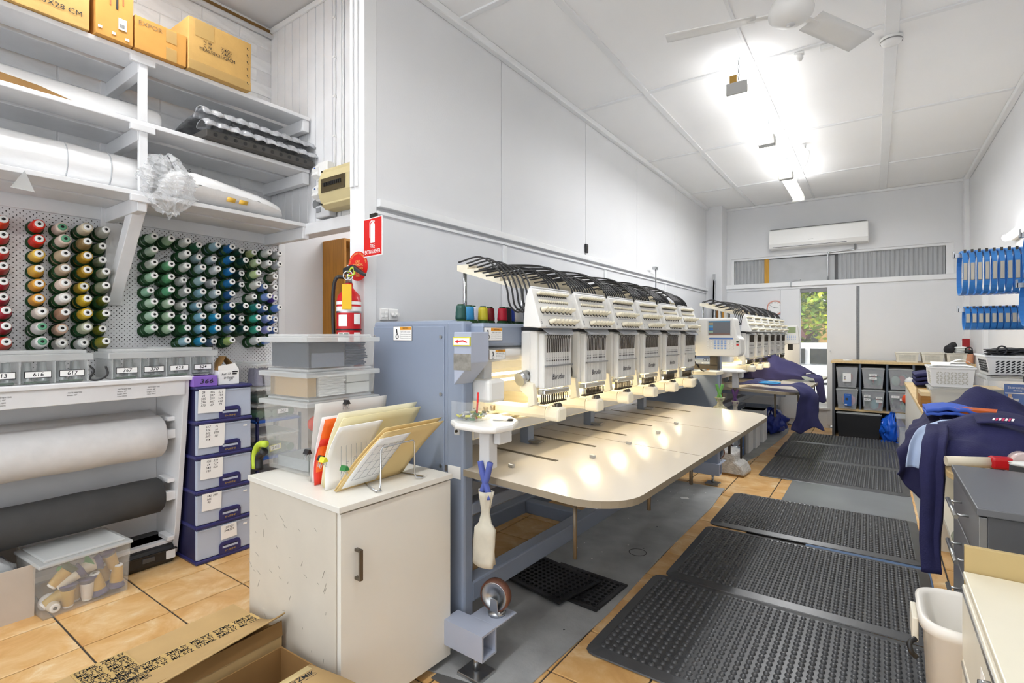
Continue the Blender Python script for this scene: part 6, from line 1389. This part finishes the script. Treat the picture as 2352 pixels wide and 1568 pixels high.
cloth([[(.26 + .03 * k, 3.15, .895) for k in range(4)], [(.18 + .03 * k, 3.07, .87) for k in range(4)], [(.145 + .024 * k, 3.02 + .01 * (k % 2), .82) for k in range(4)], [(.125 + .022 * k, 2.99 + .015 * (k % 2), .75) for k in range(4)], [(.115 + .024 * k, 2.98 + .02 * (k % 2), .69) for k in range(4)]], 'cloth', SKYC, g3, 18, 26, .008, 12)
g4 = thing('royal_blue_shirt', 'folded royal blue shirt on top of the garment pile', 'shirt', (.30, 3.42, .885))
for k in range(2): MB().grid(lambda u, v, k=k: (-.09 + .2 * u, -.12 + .26 * v, .012 + .02 * k + .014 * math.sin(math.pi * u) + .008 * wave(u, v, k, 6)), 12, 12).build('fold', ROYAL, g4, solid=.014)
g5 = thing('navy_jacket', 'stiff navy jacket peaking at the back of the garment pile', 'jacket', (0, 0, 0))
cloth([[(.24 + .18 * k, 3.95, .80) for k in range(4)], [(.27 + .15 * k, 3.85, .89 + .02 * (k % 2)) for k in range(4)], [(.33 + .12 * k, 3.76, [.92, 1.0, .97, .88][k]) for k in range(4)], [(.29 + .16 * k, 3.64, [.87, .92, .90, .85][k]) for k in range(4)], [(.26 + .19 * k, 3.5, .84) for k in range(4)]], 'cloth', NAVY, g5, 40, 40, .016, 12)
t = thing('orange_tray', 'orange plastic tray half buried in the garment pile', 'tray', (.40, 3.36, .905), R(-10)); MB().tub(-.07, .07, -.05, .05, 0, .03, .008, .003).build('tray', mat('orange_tray', 'e2702a', .45), t); B(-.04, .04, -.02, .02, .003, .006).build('insert', MATS['orange_tray'], t)
t = thing('tape_gun', 'red and cream tape dispenser at the near end of the desk', 'tape dispenser', (.44, 2.77, .741), R(8))
MB().cyl((-.21, -.02, .045), (-.06, -.0, .05), .020, .022, 14).build('handle', mat('cream_handle', 'ded4bd', .45), t)
B(-.07, .15, -.03, .03, .03, .075).build('frame', REDP, t, .01); MB().cyl((.03, -.03, .06), (.03, .03, .06), .04, n=24).build('tape_roll', mat('clear_tape_roll', 'd9c6c2', .2), t); B(-.02, .08, -.031, -.029, .028, .06).build('side_plate', GREYCH, t)
MB().prism([(0, 0), (.2, 0), (.2, .03), (.06, .07), (.0, .05)], .035, .05, Matrix(((1, 0, 0, .05), (0, 0, 1, 0), (0, 1, 0, .01), (0, 0, 0, 1)))).build('grey_sleeve', mat('pale_sleeve', 'd6d2c8', .5), t)
t = thing('white_bag', 'crumpled white plastic bag on the desk edge behind the charcoal cabinet', 'bag', (.62, 2.67, .80)); crumple(.06, .0, .014, .27, .04, .02, 7, mat('white_bag_film', 'eeeeea', .4), 'bag', t, .25, 2.2); B(-.1, .1, -.02, .02, -.009, -.002).build('bag_base', MATS['white_bag_film'], t)
t = thing('hand_scissors', 'scissors with a cream loop handle under the navy overalls', 'scissors', (.40, 2.80, .742)); MB().tube([(.0 + .035 * math.cos(a), .012 * math.sin(a), .02 + .008 * math.sin(a)) for a in [k * math.pi / 6 for k in range(12)]], .005, 6, True).build('loop', PAPER, t); B(.03, .12, .0, .008, .008, .012).build('blade', STEEL, t)

# ------------------------------------------------------------------ embroidery hoops on wall bars
def hoop_me(w_, h_, r, t_=.024):
    pts = []
    for sx, sy, q0 in ((1, 1, 0), (-1, 1, 90), (-1, -1, 180), (1, -1, 270)):
        for q in range(0, 91, 15): a = R(q0 + q); pts.append((sx * (w_ / 2 - r) + r * math.cos(a), sy * (h_ / 2 - r) + r * math.sin(a)))
    mb = MB(); n = len(pts)
    vs = []
    for s, x in ((1, -t_ / 2), (1, t_ / 2), (.93, t_ / 2), (.93, -t_ / 2)):
        vs += [(x, y * s, z * (1 - (1 - s) * w_ / h_)) for y, z in pts]
    mb.add(vs, [(k * n + i, k * n + (i + 1) % n, ((k + 1) % 4) * n + (i + 1) % n, ((k + 1) % 4) * n + i) for k in range(4) for i in range(n)])
    return mb.mesh('hoop_ring')
hbig = hoop_me(.30, .275, .10); hsm = hoop_me(.17, .15, .07); hmid = hoop_me(.24, .24, .11)
def hoops(y, ztop, xs, me, hh, group, lab):
    bar = thing('hoop_bar', lab[0], 'wall bar', (xs[0], y, ztop))
    B(-.04, RXW - xs[0] - .012, -.012, .012, -.012, .012).build('bar', STEEL, bar); B(-.044, -.036, -.012, .012, -.012, .03).build('end_stop', STEEL, bar)
    for i, x in enumerate(xs):
        n = ['first', 'second', 'third', 'fourth', 'fifth', 'sixth', 'seventh', 'eighth', 'ninth', 'tenth', 'eleventh'][i]
        t = thing('embroidery_hoop', f'{lab[1]}, {n} from the bar tip', 'hoop', (x, y, ztop + .012 + .012 - hh), 0, group)
        o = obj('hoop_ring', me, BLUEHOOP, t, loc=(0, 0, hh / 2))
        w_ = .5 * (.30 if me is hbig else .17 if me is hsm else .24)
        B(-.009, .009, -w_ - .008, -w_ + .004, hh * .3, hh * .68).build('metal_clamp', mat('hoop_clamp', 'bdb6a6', .4, .5), t, .002)
        B(-.006, .006, -w_ + .02, -w_ + .03, hh * .92, hh * .99).build('bracket', DARKM, t)
hoops(4.3, 1.80, [.45 + .033 * k for k in range(11)], hbig, .275, 'large blue hoops', ('upper steel bar carrying large blue hoops on the right wall', 'large blue embroidery hoop on the upper bar'))
hoops(4.35, 1.455, [.475 + .030 * k for k in range(10)], hsm, .15, 'small blue hoops', ('lower steel bar carrying small blue hoops on the right wall', 'small blue embroidery hoop on the lower bar'))
hoops(3.55, 1.795, [.63, .69, .75], hmid, .24, 'hoops on the nearer upper bar', ('nearer upper steel bar with grey-blue hoops at the right edge', 'blue embroidery hoop on the nearer upper bar'))
hoops(3.75, 1.56, [.65, .70, .75, .80], hmid, .24, 'hoops on the nearer lower bar', ('nearer lower steel bar with blue hoops at the right edge', 'blue embroidery hoop on the nearer lower bar'))

# ================================================================== far shelf unit
fs = thing('shelf_unit', 'dark open shelf unit with beech shelves at the far wall', 'shelf', (0, 0, 0))
B(-.465, .93, 7.73, 8.2, .935, .965).build('top', BEECH, fs, .002); B(-.45, -.42, 7.75, 8.2, 0, .935).build('side_panel', GREYCH, fs); B(-.42, .92, 8.18, 8.2, 0, .935).build('back_panel', mat('shelf_dark_back', '3a3b3e', .6), fs)
B(-.42, .92, 7.75, 8.18, .335, .36).build('mid_shelf', BEECH, fs)
for x in (-.165, .11, .365, .64): B(x, x + .022, 7.75, 8.18, .36, .935).build('divider', mat('blue_grey_divider', '5c6672', .5), fs)
cols = [(-.29, ['tan stationery', 'a']), (-.02, ['teal', 'b']), (.25, ['green', 'c'])]
cc = [['8f959a', 'c97a9a'], ['2f6f6a', '5fa0a8'], ['7f9a90', '5f8f72']]
lab = [('clear bin with a white leaflet, upper left of the far shelf', 'clear bin with a blue product card, lower left of the far shelf'), ('clear bin of teal goods, upper middle of the far shelf', 'clear bin with four white labels, lower middle of the far shelf'), ('clear lidded bin, upper right of the far shelf', 'clear bin with one white label, lower right of the far shelf')]
for i, (x, _) in enumerate(cols):
    for j in range(2):
        z0 = .361 + (.272 if j == 0 else 0)
        t, a, b, h = lidded('shelf_bin', lab[i][j], x - .115, x + .115, 7.70, 8.08, z0, z0 + .255, .022, .016 if not (i == 0 and j == 0) else 0, .004, BINP, CLEARL)
        c = cc[i][j]
        for q in range(5): crumple(random.uniform(-.05, .05), -.12 + q * .06, .07 + random.uniform(0, .05), .045, .05, .06, q + i, mat('goods_' + ['%s' % c, 'b0413e', '2f6a4a', '3f3f4a', c][q % 5], [c, 'b0413e', '2f6a4a', '3f3f4a', c][q % 5], .7), 'goods', t, .2, 1.7, 12)
        F = T(0, -b + .004, h / 2) @ FACE_NY
        if (i, j) == (0, 0): plate(.085, .11, F @ T(0, -.0, .012), PAPER, t, 'leaflet'); [plate(.012, .008, F @ T(-.02, -.03 + .012 * k, .0135), mat('leaf_' + c_, c_, .5), t, 'leaflet_print') for k, c_ in enumerate(('d8b83a', '5a4a8a', '8a8a8a', '2a2a2a'))]
        elif (i, j) == (0, 1):
            plate(.075, .15, F @ T(.01, -.01, .014), MATS['card_blue'], t, 'product_card'); text('Storemate', .014, WHITE, t, F @ T(.01, .05, .0165), 'card_lettering', .055); plate(.03, .03, F @ T(.0, .0, .0155), mat('fig_dark', '3a3a3a', .6), t, 'card_figure'); plate(.025, .015, F @ T(-.01, -.07, .0155), PAPER, t, 'barcode_patch')
        else:
            for lx_, lz_, s_ in {(1, 0): ((0, .04, '333W'), (0, .0, 'WHT')), (1, 1): ((-.06, .05, 'CHEV'), (-.06, .01, 'BLK'), (.06, .035, '60CC'), (.06, -.005, 'COLS')), (2, 0): (), (2, 1): ((-.05, .06, 'CATO'), (.03, .03, 'COLS'))}[(i, j)]:
                plate(.078 if i != 1 or j == 0 else .065, .028, F @ T(lx_, lz_, .013), PAPER, t, 'white_label'); text(s_, .02, INK, t, F @ T(lx_, lz_, .0155), 'handwriting', .045, .1)
t, a, b, h = lidded('black_tub', 'large black tub with a clear lid under the far shelf', -.40, .06, 7.72, 8.12, .002, .32, .02, .022, .008, BLACKP, CLEARL)
B(-.08, .08, -b - .012, -b - .004, h - .04, h - .02).build('handle_lip', BLACKP, t)
t = thing('blue_film_bag', 'bright blue plastic bag slumped beside the black tub', 'bag', (.17, 7.74, .002)); crumple(0, 0, .15, .12, .12, .17, 8, mat('bright_blue_film', '1f62d6', .25, bump=.6, bscale=18), 'bag', t, .55, 3.4, 44); MB().grid(lambda u, v: (-.12 + .24 * u, -.16 + .1 * v, .012 + .02 * wave(u, v, 1, 4)), 10, 5).build('loose_corner', MATS['bright_blue_film'], t, solid=.002)
t, a, b, h = lidded('latched_tub', 'clear tub with black latch right of the blue bag', .20, .46, 7.30, 7.66, .002, .36, .015, .02, .006, CLEARM, CLEARL); B(-a - .012, -a - .002, -b + .03, -b + .09, h - .06, h - .01).build('latch', BLACKP, t, .003); B(-a + .03, a - .03, -b + .03, b - .03, .004, .2).build('pale_contents', mat('pale_blue_goods', 'b8c4d8', .7), t)
hg = thing('hanging_cloths', 'white and orange cloth bundle hanging at the end of the far shelf', 'cloth', (.335, 7.68, .5))
for k, (dz, c) in enumerate(((.24, 'ececea'), (.15, 'e6e4e2'), (.07, 'e8ddd8'), (.03, 'e0522a'), (-.02, '23233f'))): crumple(.02 * (k % 2) - (.05 if k == 3 else 0), 0, dz, .045, .03, .05, k, mat('rag_' + c, c, .8), 'rag', hg, .3, 2, 14)
for i, (x0_, x1_, lb_) in enumerate(((.205, .425, 'leftmost cream woven basket on the far shelf top'), (.45, .655, 'middle cream woven basket on the far shelf top'), (.675, .855, 'woven basket piled with black and white cloths on the far shelf top'))):
    t, a, b, h = basket('woven_basket', lb_, x0_, x1_, 7.76, 8.04, .966, 1.085, mat('cream_weave', 'e6e2d4', .5), (12, 6, 0, False), .012)
    plate(.06, .014, T(0, -b - .001, h * .72) @ FACE_NY, mat('handle_slot', '3a3a3a' if i == 2 else 'cfcabb', .6), t, 'handle_slot')
    if i == 2:
        crumple(-.06, -.06, h + .04, .05, .06, .05, 3, MATS['black_cloth'], 'black_cloth', t, .25, 2); crumple(-.02, 0, h + .085, .04, .06, .04, 5, MATS['black_cloth'], 'black_cloth', t, .3, 2)
        for k in range(3): crumple(.05, -.04, h + .01 + .024 * k, .07, .07, .018, k + 2, mat('white_cloth', 'ececea', .8), 'white_cloth', t, .2, 2)
t = thing('red_board', 'red board standing behind the woven baskets', 'board', (.885, 8.08, .966)); B(-.04, .03, -.006, .006, 0, .285).build('board', mat('deep_red', 'a81019', .4), t, .002); B(-.045, -.04, -.006, .006, 0, .26).build('white_edge', PAPER, t)
t = thing('peach_bottle', 'peach drink bottle with a dark lid beside the woven baskets', 'bottle', (.875, 7.80, .966)); MB().lathe([(.035, 0), (.04, .006), (.04, .10), (.036, .115)], 20).build('body', mat('peach', 'e2a37e', .45), t); MB().lathe([(.037, .115), (.037, .155), (.025, .16)], 18).build('lid', BLACKP, t); MB().tube([(.03 * math.cos(a), 0, .16 + .03 * math.sin(a)) for a in [k * math.pi / 6 for k in range(7)]], .006, 6).build('carry_loop', BLACKP, t)
t = thing('round_lid', 'small round white lid lying on the far shelf top', 'lid', (-.29, 7.9, .966)); MB().lathe([(.001, 0), (.05, 0), (.05, .008), (.001, .012)], 20, None, True, False).build('disc', WHITE, t); MB().lathe([(.015, .011), (.015, .014)], 12).build('boss', WHITE, t)

# ================================================================== outside the narrow glazed door
struct('ground_outside', B(-8, 6, 8.5, 22, -.45, -.26), mat('asphalt', '6f6d6a', .9, var=.15, scale=8))
car = thing('parked_car', 'white parked car with dark windows seen through the narrow glass', 'car', (-1.3, 11.2, -.26))
CARW = mat('car_white', 'eef0f2', .2, coat=.5); DKG = mat('car_glass', '1a1d20', .06)
PXc = Matrix(((1, 0, 0, 0), (0, 0, 1, 0), (0, 1, 0, 0), (0, 0, 0, 1)))
MB().prism([(-2.2, .35), (-2.25, .75), (-2.0, .92), (-1.2, .98), (1.9, .98), (2.2, .85), (2.25, .35)], 0, 1.7, PXc).build('lower_body', CARW, car, .06)
MB().prism([(-1.25, .97), (-.6, 1.34), (-.4, 1.39), (1.3, 1.40), (1.5, 1.36), (1.95, .97)], .12, 1.58, PXc).build('cabin', CARW, car, .05)
MB().prism([(-1.0, 1.0), (-.55, 1.27), (.2, 1.29), (.2, 1.0)], .09, .13, PXc).build('front_window', DKG, car); MB().prism([(.28, 1.0), (.28, 1.29), (1.25, 1.29), (1.6, 1.0)], .09, .13, PXc).build('rear_window', DKG, car)
B(-2.2, 2.2, -.01, .02, .62, .66).build('side_strip', DKG, car); B(-.35, -.18, -.03, .01, .80, .83).build('door_handle', CHROME, car); B(.72, .89, -.03, .01, .80, .83).build('door_handle', CHROME, car)
for x in (-1.45, 1.45):
    for y in (.02, 1.5): MB().lathe([(.2, -.1), (.32, -.1), (.33, 0), (.32, .1), (.2, .1)], 24, T(x, y + .08, .33) @ RX(90)).build('wheel', BLACKP, car)
for x, y, z, w_, c in ((-1.6, 13.2, 1.25, 1.0, 0),):
    pl = thing('cordyline', 'broad-leaved garden plant behind the parked car', 'plant', (-1.35, 13.75, -.26)); 
    lm = [mat('leaf_dark', '4a5a2c', .5), mat('leaf_red', '5a3030', .5), mat('leaf_lime', '9db23a', .5)]
    MB().cyl((0, 0, 0), (.0, 0, 1.3), .04, .03, 8).build('stem', CARDIN, pl)
    for k in range(44):
        a = random.uniform(0, 6.28); el = random.uniform(-.2, 1.2); L = random.uniform(.35, .65); z0 = random.uniform(.9, 1.45)
        d = Vector((math.cos(a) * math.cos(el), math.sin(a) * math.cos(el), math.sin(el))); s_ = Vector((-math.sin(a), math.cos(a), 0))
        MB().grid(lambda u, v: Vector((0, 0, z0)) + d * (L * v) + s_ * ((u - .5) * .11 * math.sin(math.pi * min(1, .08 + v))) + Vector((0, 0, -.25 * L * v * v)), 2, 6).build('leaf', lm[k % 3], pl)
tr_ = thing('street_tree', 'sunlit leafy tree behind the parked car', 'tree', (-1.6, 15.2, -.26))
MB().cyl((0, 0, 0), (.1, 0, 1.8), .10, .07, 10).build('trunk', CARDIN, tr_)
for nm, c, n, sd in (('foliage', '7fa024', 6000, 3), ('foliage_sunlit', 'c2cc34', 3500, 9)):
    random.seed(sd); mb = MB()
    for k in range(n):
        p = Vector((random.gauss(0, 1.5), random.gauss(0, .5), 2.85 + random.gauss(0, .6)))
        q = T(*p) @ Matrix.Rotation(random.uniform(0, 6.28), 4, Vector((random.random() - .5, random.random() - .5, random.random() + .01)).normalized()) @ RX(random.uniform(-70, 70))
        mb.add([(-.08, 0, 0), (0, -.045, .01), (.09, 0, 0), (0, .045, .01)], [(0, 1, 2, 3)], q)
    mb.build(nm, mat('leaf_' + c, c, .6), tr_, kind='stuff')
bd = thing('street_building', 'ochre rendered building across the street', 'building', (-1.5, 18, -.26)); B(-6, 6, 0, .3, 0, 2.4).build('wall', mat('ochre_render', 'c9a46a', .9, var=.06), bd); B(-6.2, 6.2, -.3, .5, 2.4, 2.55).build('eave', mat('brown_eave', '6a5040', .8), bd); B(-.9, .1, -.02, .0, .9, 1.7).build('window', mat('dark_window', '2a2c2e', .2), bd)
bpy.data.scenes.remove(_ts)
